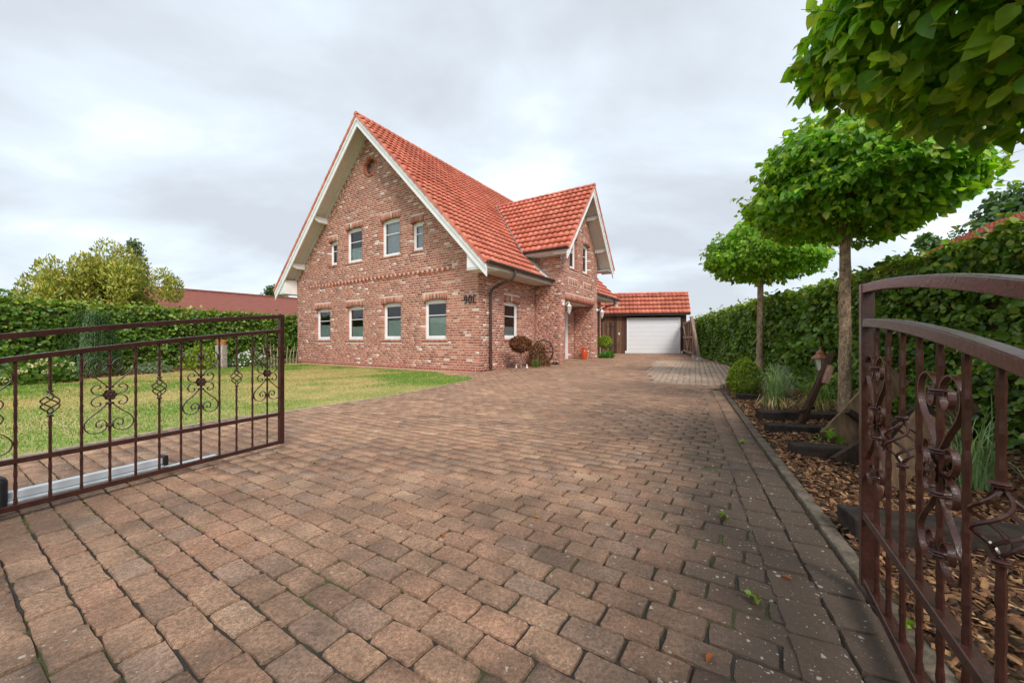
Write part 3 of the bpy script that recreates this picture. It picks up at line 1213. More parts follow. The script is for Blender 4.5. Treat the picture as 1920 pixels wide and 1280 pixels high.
# round window surround: wedge bricks
for k in range(26):
    t0, t1 = 2 * math.pi * k / 26 + 0.012, 2 * math.pi * (k + 1) / 26 - 0.012
    i0 = len(bv)
    for d in (-0.018, 0.12):
        for r_, t_ in ((CIRC[2], t0), (CIRC[2] + 0.115, t0), (CIRC[2] + 0.115, t1), (CIRC[2], t1)):
            bv.append(np.array([d, CIRC[0] + r_ * math.cos(t_), CIRC[1] + r_ * math.sin(t_)]))
    c = np.array(random.choice(BRICK_COLS[:4])) * random.uniform(0.85, 1.1)
    for f in BFACES:
        bf.append(tuple(i0 + i for i in f))
        bc.append(c)
add('brickwork', nmesh('brickwork', bv, bf, bc), 'brick', wall_o, kind='stuff')


def window(idn, op, blind=0.0, curtain=False, transom=0.36, name='window'):
    """white frame, glazing bar, pane and blind, built on the wall's frame"""
    o, e_, n = FRAMES[idn]
    a0, a1, z0, z1 = op
    z1 = z1 + RISE
    loc = o + e_ * (a0 + a1) / 2 - n * 0.115 + np.array([0, 0, z0])
    inn = -n
    ang = math.atan2(inn[1], inn[0]) - math.pi / 2
    w, h = a1 - a0, z1 - z0
    hw = w / 2
    fw = 0.075 if w > 0.7 else 0.06
    mb = MB()
    mb.box(-hw, -hw + fw, 0, 0.07, 0, h)
    mb.box(hw - fw, hw, 0, 0.07, 0, h)
    mb.box(-hw + fw, hw - fw, 0, 0.07, 0, 0.09)
    mb.box(-hw + fw, hw - fw, 0, 0.07, h - 0.10, h)
    # inner sash, a step back
    sw = 0.045
    x0, x1, q0, q1 = -hw + fw, hw - fw, 0.09, h - 0.10
    mb.box(x0, x0 + sw, 0.015, 0.065, q0, q1)
    mb.box(x1 - sw, x1, 0.015, 0.065, q0, q1)
    mb.box(x0 + sw, x1 - sw, 0.015, 0.065, q0, q0 + sw)
    mb.box(x0 + sw, x1 - sw, 0.015, 0.065, q1 - sw, q1)
    fr = mb.build('window', 'white', house, loc=loc, rot=(0, 0, ang), bevel=0.004)
    x0, x1, q0, q1 = x0 + sw, x1 - sw, q0 + sw, q1 - sw
    zt = q1 - (q1 - q0) * transom
    MB().box(x0, x1, 0.022, 0.058, zt - 0.014, zt + 0.014).build('glazing_bar', 'white', fr)
    MB().add([(x0, 0.04, q0), (x1, 0.04, q0), (x1, 0.04, q1), (x0, 0.04, q1)], [(0, 1, 2, 3)]).build('pane', 'glass', fr)
    if blind:
        mb = MB()
        nb_ = 24
        top = q0 + (q1 - q0) * blind
        vs = []
        for k in range(nb_ + 1):
            zz = q0 - 0.02 + (top - q0 + 0.02) * k / nb_
            yy = 0.085 + (0.012 if k % 2 else 0)
            vs += [(x0 - 0.02, yy, zz), (x1 + 0.02, yy, zz)]
        mb.add(vs, [(2 * k, 2 * k + 1, 2 * k + 3, 2 * k + 2) for k in range(nb_)])
        mb.box(x0 - 0.02, x1 + 0.02, 0.08, 0.10, top, top + 0.018)
        mb.build('blind', 'blind', fr)
    if curtain:
        mb = MB()
        nb_ = 26
        vs = []
        for k in range(nb_ + 1):
            xx = x0 - 0.03 + (x1 - x0 + 0.06) * k / nb_
            yy = 0.12 + 0.015 * math.sin(k * 1.9) + 0.008 * math.sin(k * 0.7)
            vs += [(xx, yy, q0 - 0.03), (xx, yy, q1 + 0.03)]
        mb.add(vs, [(2 * k, 2 * k + 2, 2 * k + 3, 2 * k + 1) for k in range(nb_)])
        mb.build('curtain', 'curtain', fr, smooth=True)
    return fr


for i, o in enumerate(WIN_G):
    window('gable', o, blind=[0.46, 0.36, 0.52, 0.56, 0.0, 0.42, 0.0, 0][i], curtain=i in (6, 7))
window('side', WIN_S[0], 0.28)
for o in WIN_B:
    window('bayfront', o, 0.0)
# round attic window
mb = MB()
rp = [(CIRC[2], 0.0), (CIRC[2] - 0.04, 0.0), (CIRC[2] - 0.04, 0.06), (CIRC[2], 0.06)]
vs, fs = [], []
for k in range(28):
    t = 2 * math.pi * k / 28
    for r_, d in rp:
        vs.append((0.10 + d, CIRC[0] + r_ * math.cos(t), CIRC[1] + r_ * math.sin(t)))
for k in range(28):
    k2 = (k + 1) % 28
    for q in range(4):
        q2 = (q + 1) % 4
        fs.append((k * 4 + q, k2 * 4 + q, k2 * 4 + q2, k * 4 + q2))
mb.add(vs, fs)
rw = mb.build('round_window', 'gutter', house)
mb = MB()
mb.add([(0.13, CIRC[0] + 0.28 * math.cos(2 * math.pi * k / 28), CIRC[1] + 0.28 * math.sin(2 * math.pi * k / 28)) for k in range(28)], [tuple(range(28))])
mb.build('pane', 'glass', rw)

# front door inside the porch
mb = MB()
dx0, dx1 = BX0 + 0.47 + DOOR[0], BX0 + 0.47 + DOOR[1]
dy = 0.03
mb.box(dx0, dx0 + 0.08, dy - 0.06, dy, 0.16, 2.35)
mb.box(dx1 - 0.08, dx1, dy - 0.06, dy, 0.16, 2.35)
mb.box(dx0 + 0.08, dx1 - 0.08, dy - 0.06, dy, 2.27, 2.35)
mb.box(dx0 + 0.08, dx1 - 0.08, dy - 0.045, dy, 0.16, 0.92)
mb.box(dx0 + 0.08, dx0 + 0.24, dy - 0.045, dy, 0.92, 2.27)
mb.box(dx1 - 0.24, dx1 - 0.08, dy - 0.045, dy, 0.92, 2.27)
mb.box(dx0 + 0.24, dx1 - 0.24, dy - 0.045, dy, 2.10, 2.27)
fd = mb.build('front_door', 'door_white', house, bevel=0.006, label='white front door with a tall glazed panel')
MB().add([(dx0 + 0.24, dy - 0.02, 0.92), (dx1 - 0.24, dy - 0.02, 0.92), (dx1 - 0.24, dy - 0.02, 2.10), (dx0 + 0.24, dy - 0.02, 2.10)], [(0, 1, 2, 3)]).build('pane', 'glass', fd)
MB().tube([(dx0 + 0.16, dy - 0.05, 1.10), (dx0 + 0.16, dy - 0.10, 1.10), (dx0 + 0.16, dy - 0.10, 1.40), (dx0 + 0.16, dy - 0.05, 1.40)], 0.012).build('handle', 'alu', fd)

# house number, dark metal characters standing off the gable
numo = thing('house_number', 'dark metal characters 90C on the brick near the corner', 'house number', (0, 0, 0))
numo.parent = house
del numo['label'], numo['category']


def glyph(ch):
    if ch == '9':
        c = [(0.5 + 0.34 * math.cos(t), 0.70 + 0.28 * math.sin(t)) for t in np.linspace(0, 2 * math.pi, 20)]
        return [c, spline([(0.84, 0.70), (0.82, 0.42), (0.66, 0.14), (0.42, 0.02), (0.2, 0.1)], 4)]
    if ch == '0':
        return [[(0.5 + 0.36 * math.cos(t), 0.5 + 0.48 * math.sin(t)) for t in np.linspace(0, 2 * math.pi, 24)]]
    return [[(0.55 + 0.42 * math.cos(t), 0.5 + 0.48 * math.sin(t)) for t in np.linspace(0.85, 2 * math.pi - 0.85, 20)]]


for ch, a in (('9', 0.575), ('0', 0.385), ('C', 0.195)):
    mb = MB()
    for path in glyph(ch):
        mb.ribbon([(-0.05, a - 0.15 * p[0], 2.25 + 0.27 * p[1]) for p in path], 0.022, 0.030, (1, 0, 0))
    mb.build('number_character', 'black', numo)

# ---- roofs
TW, TH = 0.25, 0.36
TILE_COLS = [srgb(215, 126, 101), srgb(209, 119, 95), srgb(220, 132, 107), srgb(203, 112, 90), srgb(212, 122, 99), srgb(223, 137, 112)]
XS = np.linspace(0, 1, 7)


def tile_geo(L):
    prof = 0.042 * (0.5 - 0.5 * np.cos(2 * math.pi * np.clip(XS * 1.0, 0, 1))) ** 1.3 - 0.008 * np.sin(math.pi * np.clip((XS - 0.0) / 0.3, 0, 1)) * 0
    V = []
    for d, dz in ((0.0, 0.058), (L + 0.03, 0.002)):
        for x, p in zip(XS, prof):
            V.append((x * TW, d, p + dz))
    for x, p in zip(XS, prof):
        V.append((x * TW, 0.05, p + 0.058 - 0.058))
    F = [(k, k + 1, 7 + k + 1, 7 + k) for k in range(6)] + [(14 + k, 14 + k + 1, k + 1, k) for k in range(6)]
    return np.array(V), F


tile_list = []       # (matrix 3x3 columns, origin, L)


def tile_slope(o, e_, d, ncol, nrow, L, test=None):
    o, e_, d = np.array(o, float), np.array(e_, float), np.array(d, float)
    n = np.cross(e_, d)
    n /= np.linalg.norm(n)
    for j in range(nrow):
        for i in range(ncol):
            p = o + e_ * (i * TW) + d * (j * L)
            c = p + e_ * TW / 2 + d * L / 2
            if test is None or test(c):
                tile_list.append((np.c_[e_, d, n], p, L))


main_z = lambda y: RZ - abs(y - GW / 2) * SL
bay_z = lambda x: BRZ - abs(x - BC) * BSL
dl = math.hypot(1, SL)
mlen = (GW / 2 + EO) * dl
nrow = 25
mL = (mlen - 0.06) / nrow
ncol = int(round((HL + 2 * FO) / TW))
in_bay = lambda c: (BX0 - BO < c[0] < BX1 + BO) and bay_z(c[0]) > main_z(c[1]) + 0.02 and c[1] < GW / 2
right_d = np.array([0, 1 / dl, SL / dl])
tile_slope((-FO, -EO, EZ), (1, 0, 0), right_d, ncol, nrow, mL, lambda c: not in_bay(c))
left_d = np.array([0, -1 / dl, SL / dl])
tile_slope((-FO + ncol * TW, GW + EO, EZ), (-1, 0, 0), left_d, ncol, nrow, mL)
bl = math.hypot(1, BSL)
blen = ((BX1 - BX0) / 2 + BO) * bl
brow = 12
bL = (blen - 0.05) / brow
bcol = 21
on_bay = lambda c: c[2] > main_z(c[1]) - 0.02
tile_slope((BX0 - BO, BY - BF + bcol * TW, BEZ), (0, -1, 0), (1 / bl, 0, BSL / bl), bcol, brow, bL, on_bay)
tile_slope((BX1 + BO, BY - BF, BEZ), (0, 1, 0), (-1 / bl, 0, BSL / bl), bcol, brow, bL, on_bay)


def emit_tiles(tiles, parent, root_world, n_single, front=None):
    def rank(t):
        c = t[1] + t[0][:, 0] * TW / 2 + t[0][:, 1] * t[2] / 2
        w = root_world(c)
        nw = root_world(c + t[0][:, 2]) - w
        v = np.array([0, 0, 1.0]) - w
        f = v.dot(nw) / np.linalg.norm(v)
        if f <= 0.02:
            return 999
        return np.linalg.norm(v) / math.sqrt(f)
    tiles = sorted(tiles, key=rank)
    cache = {}
    for t in tiles[:n_single]:
        ci = random.randrange(6)
        key = (round(t[2], 4), ci)
        if key not in cache:
            V, F = tile_geo(t[2])
            cache[key] = nmesh('roof_tile', V, F, np.tile(TILE_COLS[ci], (len(F), 1)))
            cache[key].materials.append(M['tile'])
        o = bpy.data.objects.new('roof_tile', cache[key])
        COL.objects.link(o)
        o.parent = parent
        o.matrix_local = Matrix.Translation(t[1]) @ Matrix(t[0].tolist()).to_4x4()
    bv, bf, bc = [], [], []
    for t in tiles[n_single:]:
        V, F = tile_geo(t[2])
        i0 = len(bv) * 21
        bv.append(V @ t[0].T + t[1])
        bf += [tuple(i0 + i for i in f) for f in F]
        c = np.array(random.choice(TILE_COLS)) * random.uniform(0.94, 1.06)
        bc += [c] * len(F)
    if bv:
        add('roof_tiles', nmesh('roof_tiles', np.concatenate(bv), bf, bc), 'tile', parent, kind='stuff')


rf = MB()
u = 0.06


def slab(mb, pts, th):
    """thin solid from a planar quad, thickness downwards"""
    lo = [(p[0], p[1], p[2] - th) for p in pts]
    n = len(pts)
    mb.add(list(pts) + lo, [tuple(range(n)), tuple(range(2 * n - 1, n - 1, -1))] + [(i, n + i, n + (i + 1) % n, (i + 1) % n) for i in range(n)])


X0r, X1r = -FO + 0.03, HL + FO - 0.03
slab(rf, [(X0r, -EO + 0.05, EZ + 0.03), (X1r, -EO + 0.05, EZ + 0.03), (X1r, GW / 2, RZ - 0.04), (X0r, GW / 2, RZ - 0.04)], 0.05)
slab(rf, [(X1r, GW + EO - 0.05, EZ + 0.03), (X0r, GW + EO - 0.05, EZ + 0.03), (X0r, GW / 2, RZ - 0.04), (X1r, GW / 2, RZ - 0.04)], 0.05)
yb = GW / 2 - (RZ - BRZ) / SL
slab(rf, [(BX0 - BO + 0.04, BY - BF + 0.03, BEZ + 0.03), (BC, BY - BF + 0.03, BRZ - 0.04), (BC, yb, BRZ - 0.04), (BX0 - BO + 0.04, GW / 2 - (RZ - BEZ) / SL, BEZ + 0.0)], 0.05)
slab(rf, [(BX1 + BO - 0.04, BY - BF + 0.03, BEZ + 0.03), (BX1 + BO - 0.04, GW / 2 - (RZ - BEZ) / SL, BEZ + 0.0), (BC, yb, BRZ - 0.04), (BC, BY - BF + 0.03, BRZ - 0.04)], 0.05)
roof = rf.build('roof', 'soffit', house)
emit_tiles(tile_list, roof, house_world, 300)
# verge tiles hanging over the barge boards
vb = MB()
for (x, sg) in ((-FO - 0.012, 1), (HL + FO - 0.018, 1)):
    for side_ in (-1, 1):
        for j in range(nrow):
            y0 = GW / 2 + side_ * (GW / 2 + EO)
            d = right_d if side_ < 0 else left_d
            p = np.array([x, y0, EZ]) + d * (j * mL)
            q = p + d * (mL + 0.02)
            nrm = np.array([0, side_ * SL / dl, 1 / dl])
            vb.add([p + nrm * 0.045, q + nrm * 0.02, q - nrm * 0.05, p - nrm * 0.075] + [r_ + np.array([0.03, 0, 0]) for r_ in (p + nrm * 0.045, q + nrm * 0.02, q - nrm * 0.05, p - nrm * 0.075)],
                   [(0, 1, 2, 3), (7, 6, 5, 4), (0, 4, 5, 1), (1, 5, 6, 2), (2, 6, 7, 3), (3, 7, 4, 0)], random.choice(TILE_COLS))
for side_ in (-1, 1):
    for j in range(brow):
        x0 = BC + side_ * ((BX1 - BX0) / 2 + BO)
        d = np.array([-side_ / bl, 0, BSL / bl])
        p = np.array([x0, BY - BF - 0.012, BEZ]) + d * (j * bL)
        q = p + d * (bL + 0.02)
        nrm = np.array([side_ * BSL / bl, 0, 1 / bl])
        vb.add([p + nrm * 0.045, q + nrm * 0.02, q - nrm * 0.05, p - nrm * 0.075] + [r_ + np.array([0, 0.03, 0]) for r_ in (p + nrm * 0.045, q + nrm * 0.02, q - nrm * 0.05, p - nrm * 0.075)],
               [(0, 1, 2, 3), (7, 6, 5, 4), (0, 4, 5, 1), (1, 5, 6, 2), (2, 6, 7, 3), (3, 7, 4, 0)], random.choice(TILE_COLS))
vb.build('verge_tiles', 'tile', roof, cols=True, kind='stuff')


def ridge_row(a, b, parent, zoff=0.0):
    a, b = Vector(a), Vector(b)
    n = max(1, int((b - a).length / 0.36))
    d = (b - a) / n
    sd = d.normalized().cross(Vector((0, 0, 1)))
    shared = {}
    for k in range(n):
        ci = random.randrange(6)
        if ci not in shared:
            mb = MB()
            vs, fs = [], []
            for q, rr in ((0, 0.115), (d.length + 0.02, 0.095)):
                for j in range(8):
                    t = math.pi * (j / 7) * 1.1 - 0.05 * math.pi
                    vs.append((q, rr * math.cos(t), rr * math.sin(t) * 0.85))
            for j in range(7):
                fs.append((j, j + 1, 8 + j + 1, 8 + j))
            fs.append(tuple(range(7, -1, -1)))
            mb.add(vs, fs, TILE_COLS[ci])
            shared[ci] = mb.mesh('ridge_tile', True)
            shared[ci].materials.append(M['tile'])
        o = bpy.data.objects.new('ridge_tile', shared[ci])
        COL.objects.link(o)
        o.parent = parent
        p = a + d * k
        o.location = (p.x, p.y, p.z + zoff)
        o.rotation_euler = (0, -math.atan2(d.z, math.hypot(d.x, d.y)), math.atan2(d.y, d.x))


ridge_row((-FO - 0.02, GW / 2, RZ - 0.01), (HL + FO, GW / 2, RZ - 0.01), roof)
ridge_row((BC, BY - BF - 0.02, BRZ - 0.01), (BC, yb + 0.05, BRZ - 0.01), roof)
# lead valleys
for side_ in (-1, 1):
    hb = (BX1 - BX0) / 2 + BO
    zlow = BEZ - 0.05
    pts_lo = np.array([BC + side_ * (BRZ - zlow) / BSL, GW / 2 - (RZ - zlow) / SL, zlow])
    pts_hi = np.array([BC, yb, BRZ])
    mb = MB()
    nrm = np.array([0, -SL / dl, 1 / dl])
    d = (pts_hi - pts_lo) / np.linalg.norm(pts_hi - pts_lo)
    sd = np.cross(nrm, d)
    if sd[0] * side_ < 0:
        sd = -sd
    off = nrm * 0.075
    pts_lo = pts_lo - d * 0.05
    mb.add([pts_lo - sd * 0.10 + off, pts_lo + sd * 0.13 + off, pts_hi + sd * 0.13 + off, pts_hi - sd * 0.10 + off], [(0, 1, 2, 3)])
    mb.build('valley_flashing', 'lead', roof)

# barge boards, purlin heads, boxed eaves
bb = MB()


def barge(mb, x, y_low, y_top, z_low, z_top, axis, th=0.045, drop0=0.05, h=0.24, inset=0.0):
    """sloping board: axis 0 -> gable facing -x, axis 1 -> gable facing -y"""
    L = math.hypot(y_top - y_low, z_top - z_low)
    cz = L / abs(y_top - y_low)
    a = (y_low, z_low - drop0 * cz)
    b = (y_top, z_top - drop0 * cz)
    vs = []
    for dd in (0, th):
        for (yy, zz), k in ((a, 0), (b, 0), (b, 1), (a, 1)):
            z = zz - k * h * cz
            vs.append((x + dd, yy, z) if axis == 0 else (yy, x + dd, z))
    mb.add(vs, [(0, 1, 2, 3), (7, 6, 5, 4), (0, 4, 5, 1), (1, 5, 6, 2), (2, 6, 7, 3), (3, 7, 4, 0)])


for name_, sgn in (('right', -1), ('left', 1)):
    mb = MB()
    yl = GW / 2 + sgn * (GW / 2 + EO - 0.04)
    barge(mb, -FO + 0.02, yl, GW / 2 - sgn * 0.0, EZ + 0.03, RZ, 0, 0.03, 0.05, 0.11)
    barge(mb, -FO + 0.05, yl, GW / 2, EZ + 0.03, RZ, 0, 0.045, 0.05, 0.27)
    mb.build('barge_board', 'white', house)
    mb = MB()   # sloping soffit boards between barge board and wall
    barge(mb, -FO + 0.095, yl, GW / 2, EZ + 0.03, RZ, 0, FO - 0.10, 0.10, 0.03)
    mb.build('soffit', 'soffit', house)
    mb = MB()   # trim rail where the soffit meets the brick
    barge(mb, -0.10, yl + (-sgn) * 0.75, GW / 2, EZ + 0.03 + 0.75 * SL, RZ, 0, 0.085, 0.131, 0.10)
    mb.build('rail', 'soffit', house)
    # far gable's board
    mb = MB()
    barge(mb, HL + FO - 0.09, yl, GW / 2, EZ + 0.03, RZ, 0, 0.045, 0.05, 0.27)
    mb.build('barge_board', 'white', house)
    mb = MB()
    barge(mb, HL + 0.01, yl, GW / 2, EZ + 0.03, RZ, 0, FO - 0.11, 0.10, 0.03)
    mb.build('soffit', 'soffit', house)
    # boxed eave along the side
    y0 = 0.0 if sgn < 0 else GW
    yo = -EO + 0.10 if sgn < 0 else GW + EO - 0.10
    segs = [(-FO + 0.10, BX0 - 0.01), (BX1 + 0.01, HL + FO - 0.1)] if sgn < 0 else [(-FO + 0.10, HL + FO - 0.1)]
    for s0, s1 in segs:
        mb = MB()
        mb.box(s0, s1, min(y0 - 0.012 * (1 if sgn < 0 else -1), yo), max(y0 - 0.012 * (1 if sgn < 0 else -1), yo), EZ - 0.13, EZ - 0.10)
        mb.box(s0, s1, min(yo, yo + sgn * 0.03), max(yo, yo + sgn * 0.03), EZ - 0.13, EZ + 0.04)
        mb.build('eave_box', 'soffit', house)
    # white end of the eave box on the gable
    mb = MB()
    ya, ybx = (0.0, -EO + 0.08) if sgn < 0 else (GW, GW + EO - 0.08)
    zt = main_z(ya) - 0.36
    vs = []
    for dd in (-FO + 0.10, -0.012):
        for yy, zz in ((ya, EZ - 0.16), (ybx, EZ - 0.16), (ybx, EZ - 0.10), (ya, zt)):
            vs.append((dd, yy, zz))
    mb.add(vs, [(0, 1, 2, 3), (7, 6, 5, 4), (0, 4, 5, 1), (1, 5, 6, 2), (2, 6, 7, 3), (3, 7, 4, 0)])
    mb.build('eave_end', 'white', house)
    # purlin heads with a scalloped nose
    for dist in (0.75, 2.55):
        yy = GW / 2 + sgn * (GW / 2 - dist + 0.15)
        zz = main_z(yy) - 0.46
        mb = MB()
        prof = [(-0.012, -0.04), (-0.42, -0.04), (-0.46, 0.0), (-0.52, 0.0), (-0.55, 0.05), (-0.60, 0.06), (-0.63, 0.12), (-0.65, 0.20), (-0.012, 0.20)]
        n = len(prof)
        vs = [(px, yy - 0.07, zz + pz) for px, pz in prof] + [(px, yy + 0.07, zz + pz) for px, pz in prof]
        mb.add(vs, [tuple(range(n)), tuple(range(2 * n - 1, n - 1, -1))] + [(i, n + i, n + (i + 1) % n, (i + 1) % n) for i in range(n)])
        mb.build('purlin_head', 'white', house)
# bay gable
for sgn in (-1, 1):
    mb = MB()
    xl = BC + sgn * ((BX1 - BX0) / 2 + BO - 0.03)
    barge(mb, BY - BF + 0.02, xl, BC, BEZ + 0.03, BRZ, 1, 0.03, 0.05, 0.10)
    barge(mb, BY - BF + 0.05, xl, BC, BEZ + 0.03, BRZ, 1, 0.045, 0.05, 0.22)
    mb.build('barge_board', 'white', house)
    mb = MB()
    barge(mb, BY - BF + 0.095, xl, BC, BEZ + 0.03, BRZ, 1, BF - 0.10, 0.10, 0.03)
    mb.build('soffit', 'soffit', house)
    mb = MB()
    x0, x1 = sorted((BC + sgn * ((BX1 - BX0) / 2 + 0.012), xl))
    mb.box(x0, x1, BY - BF + 0.10, 0.1, BEZ - 0.10, BEZ - 0.07)
    mb.box(xl - 0.015, xl + 0.015, BY - BF + 0.10, 0.1, BEZ - 0.10, BEZ + 0.03)
    mb.build('eave_box', 'soffit', house)
    for dist in (0.30, 1.35):
        xx = BC + sgn * ((BX1 - BX0) / 2 - dist)
        zz = bay_z(xx) - 0.40
        mb = MB()
        prof = [(-0.012, 0.0), (-0.40, 0.0), (-0.44, 0.03), (-0.50, 0.06), (-0.54, 0.11), (-0.56, 0.16), (-0.012, 0.16)]
        n = len(prof)
        vs = [(xx - 0.06, BY + px, zz + pz) for px, pz in prof] + [(xx + 0.06, BY + px, zz + pz) for px, pz in prof]
        mb.add(vs, [tuple(range(n)), tuple(range(2 * n - 1, n - 1, -1))] + [(i, n + i, n + (i + 1) % n, (i + 1) % n) for i in range(n)])
        mb.build('purlin_head', 'white', house)


def gutter(p0, p1, outward):
    """half-round gutter from p0 to p1, open upwards"""
    mb = MB()
    p0, p1, ow = Vector(p0), Vector(p1), Vector(outward)
    vs, fs = [], []
    n = 9
    for p in (p0, p1):
        for rr in (0.075, 0.068):
            for k in range(n):
                t = math.pi * k / (n - 1)
                vs.append(p + ow * (rr * math.cos(t)) + Vector((0, 0, -rr * math.sin(t))))
    for k in range(n - 1):
        fs.append((k, k + 1, 2 * n + k + 1, 2 * n + k))
        fs.append((n + k + 1, n + k, 3 * n + k, 3 * n + k + 1))
    for e0, e1 in ((0, n), (n - 1, 2 * n - 1)):
        fs.append((e0, e1, 2 * n + e1, 2 * n + e0))
    fs.append(tuple(range(n)))
    fs.append(tuple(range(2 * n, 3 * n)))
    mb.add(vs, fs)
    d = (p1 - p0).normalized()
    mb.tube([p0 + ow * 0.078, p1 + ow * 0.078], 0.011, 6)
    return mb.build('gutter', 'gutter', house)


gy = -EO - 0.03
g1 = gutter((-FO + 0.02, gy, EZ + 0.03), (BX0 - 0.02, gy, EZ + 0.03), (0, -1, 0))
g2 = gutter((BX1 + 0.02, gy, EZ + 0.03), (HL + FO - 0.02, gy, EZ + 0.03), (0, -1, 0))
gutter((BX0 - BO - 0.03, BY - BF + 0.02, BEZ + 0.03), (BX0 - BO - 0.03, 0.10, BEZ + 0.03), (-1, 0, 0))
gutter((BX1 + BO + 0.03, BY - BF + 0.02, BEZ + 0.03), (BX1 + BO + 0.03, 0.10, BEZ + 0.03), (1, 0, 0))
for sx, px in ((0.85, 0.57), (HL - 0.1, HL - 0.55)):
    zz = float(gz(*hloc(px, -0.08)))
    path = spline([(sx, gy, EZ - 0.02), (sx, gy, EZ - 0.16), (sx - 0.04, gy + 0.10, EZ - 0.32), ((sx + px) / 2, -0.42, EZ - 0.45), (px + 0.03, -0.14, EZ - 0.62),
                   (px, -0.085, EZ - 0.80), (px, -0.085, EZ - 1.05)], 4) + [(px, -0.085, zz)]
    dp = MB().tube(path, 0.048, 10).build('downpipe', 'gutter', house, smooth=False)
    for zc_ in (0.7, 1.9):
        MB().lathe([(0.055, 0), (0.055, 0.035)], 10, (px, -0.085, zc_)).build('clip', 'gutter', dp)


def lantern(x, y, z, label):
    """white carriage lantern on a wall bracket, local y- points away from the wall"""
    w = house_world((x, y, z))
    t = thing('wall_lantern', label, 'lamp', tuple(w), H_ANG, 'white carriage lanterns beside the entrance')
    MB().lathe([(0.05, 0), (0.05, 0.12)], 8, (0, -0.012, -0.06)).build('wall_plate', 'white', t)
    MB().tube(spline([(0, -0.02, 0), (0, -0.12, -0.03), (0, -0.20, 0.05), (0, -0.26, 0.06), (0, -0.27, 0.0)], 4), 0.013, 6).build('bracket', 'white', t)
    MB().lathe([(0.012, 0.0), (0.03, -0.02), (0.045, -0.05), (0.10, -0.11), (0.10, -0.125)], 6, (0, -0.27, 0)).build('roof', 'white', t)
    MB().lathe([(0.085, -0.125), (0.05, -0.33)], 6, (0, -0.27, 0)).build('glass', 'lampglass', t)
    mb = MB()
    for k in range(6):
        a = 2 * math.pi * k / 6
        mb.tube([(0.088 * math.cos(a), -0.27 + 0.088 * math.sin(a), -0.12), (0.052 * math.cos(a), -0.27 + 0.052 * math.sin(a), -0.335)], 0.006, 4)
    mb.lathe([(0.06, -0.33), (0.055, -0.35), (0.02, -0.40), (0.008, -0.43)], 6, (0, -0.27, 0))
    mb.build('cage', 'white', t)


lantern(BX0 + 0.24, BY - 0.01, 2.50, 'white carriage lantern on the left pillar of the entrance porch')
lantern(BX1 - 0.12, BY - 0.01, 2.52, 'white carriage lantern on the right pillar of the entrance porch')

# milk churn in the porch
c = house_world((BX0 + 3.5, -0.72, 0))
mc = thing('milk_churn', 'orange enamelled milk churn standing inside the brick porch', 'milk churn', (c[0], c[1], float(gz(c[0], c[1]))))
MB().lathe([(0.125, 0), (0.13, 0.02), (0.13, 0.36), (0.12, 0.40), (0.085, 0.45), (0.08, 0.50), (0.10, 0.515), (0.10, 0.53)], 18).build('can', 'orange', mc, smooth=True)
MB().lathe([(0.095, 0.53), (0.09, 0.55), (0.03, 0.56), (0.02, 0.585), (0.005, 0.59)], 14).build('lid', 'orange', mc, smooth=True)
for s in (-1, 1):
    MB().tube([(s * 0.085, 0, 0.46), (s * 0.15, 0, 0.47), (s * 0.15, 0, 0.40), (s * 0.128, 0, 0.36)], 0.01, 6).build('handle', 'orange', mc)

# ------------------------------------------------------------------ garage
GA = R(-11.5)
gx, gyv = np.array([math.cos(GA), math.sin(GA)]), np.array([-math.sin(GA), math.cos(GA)])
GZ0 = 0.225
gar = thing('garage', 'timber garage with white door and steep orange tiled front roof', 'garage', (7.64, 25.4, GZ0), GA)
# local: x along the front (door from 0 to 3.23), y to the back, z from the yard
PL = [srgb(96, 70, 56), srgb(110, 80, 62), srgb(84, 62, 52), srgb(122, 92, 72), srgb(132, 104, 84), srgb(76, 56, 48)]
gw = MB()
gw.box(-3.8, -0.02, 0.04, 5.2, -0.2, 2.72)
gw.box(3.25, 3.62, 0.04, 5.2, -0.2, 2.72)
gw.box(-0.02, 3.25, 0.12, 5.2, 2.27, 2.72)
gw.box(-0.02, 3.25, 5.1, 5.2, -0.2, 2.27)
gwall = gw.build('wall', 'sleeper', gar)
for x0, x1 in ((-3.8, -0.04), (3.27, 3.62)):
    x = x0
    while x < x1 - 0.03:
        w = min(random.uniform(0.13, 0.19), x1 - x)
        MB().box(x + 0.004, x + w - 0.004, 0.0 + random.uniform(-0.008, 0.004), 0.038, 0.0, 2.50, random.choice(PL)).build('plank', 'plank', gwall, cols=True)
        x += w
y = 0.05
while y < 5.1:
    MB().box(3.622, 3.65, y + 0.004, y + 0.15, 0.0, 2.60, random.choice(PL)).build('plank', 'plank', gwall, cols=True)
    y += 0.155
MB().box(-3.9, 3.75, -0.06, 0.0 - 0.012, 2.50, 2.66, PL[2]).build('beam', 'plank', gar, cols=True)
gd = MB()
for k in range(8):
    gd.box(0.02, 3.21, 0.03, 0.06, 0.0 + k * 0.2815, 0.0 + (k + 1) * 0.2815 - 0.005)
gdo = gd.build('garage_door', 'door_white', gar, label='wide white sectional garage door', bevel=0.003)
gf = MB()
gf.box(-0.04, 0.015, -0.02, 0.08, 0.0, 2.262)
gf.box(3.215, 3.27, -0.02, 0.08, 0.0, 2.262)
gf.box(-0.04, 3.27, -0.02, 0.08, 2.264, 2.32)
gf.build('door_frame', 'white', gar)
for x in (-0.16, 3.30):
    MB().box(x, x + 0.10, -0.07, 0.0 - 0.012, 0.0, 0.16).build('frame_foot', 'white', gar)
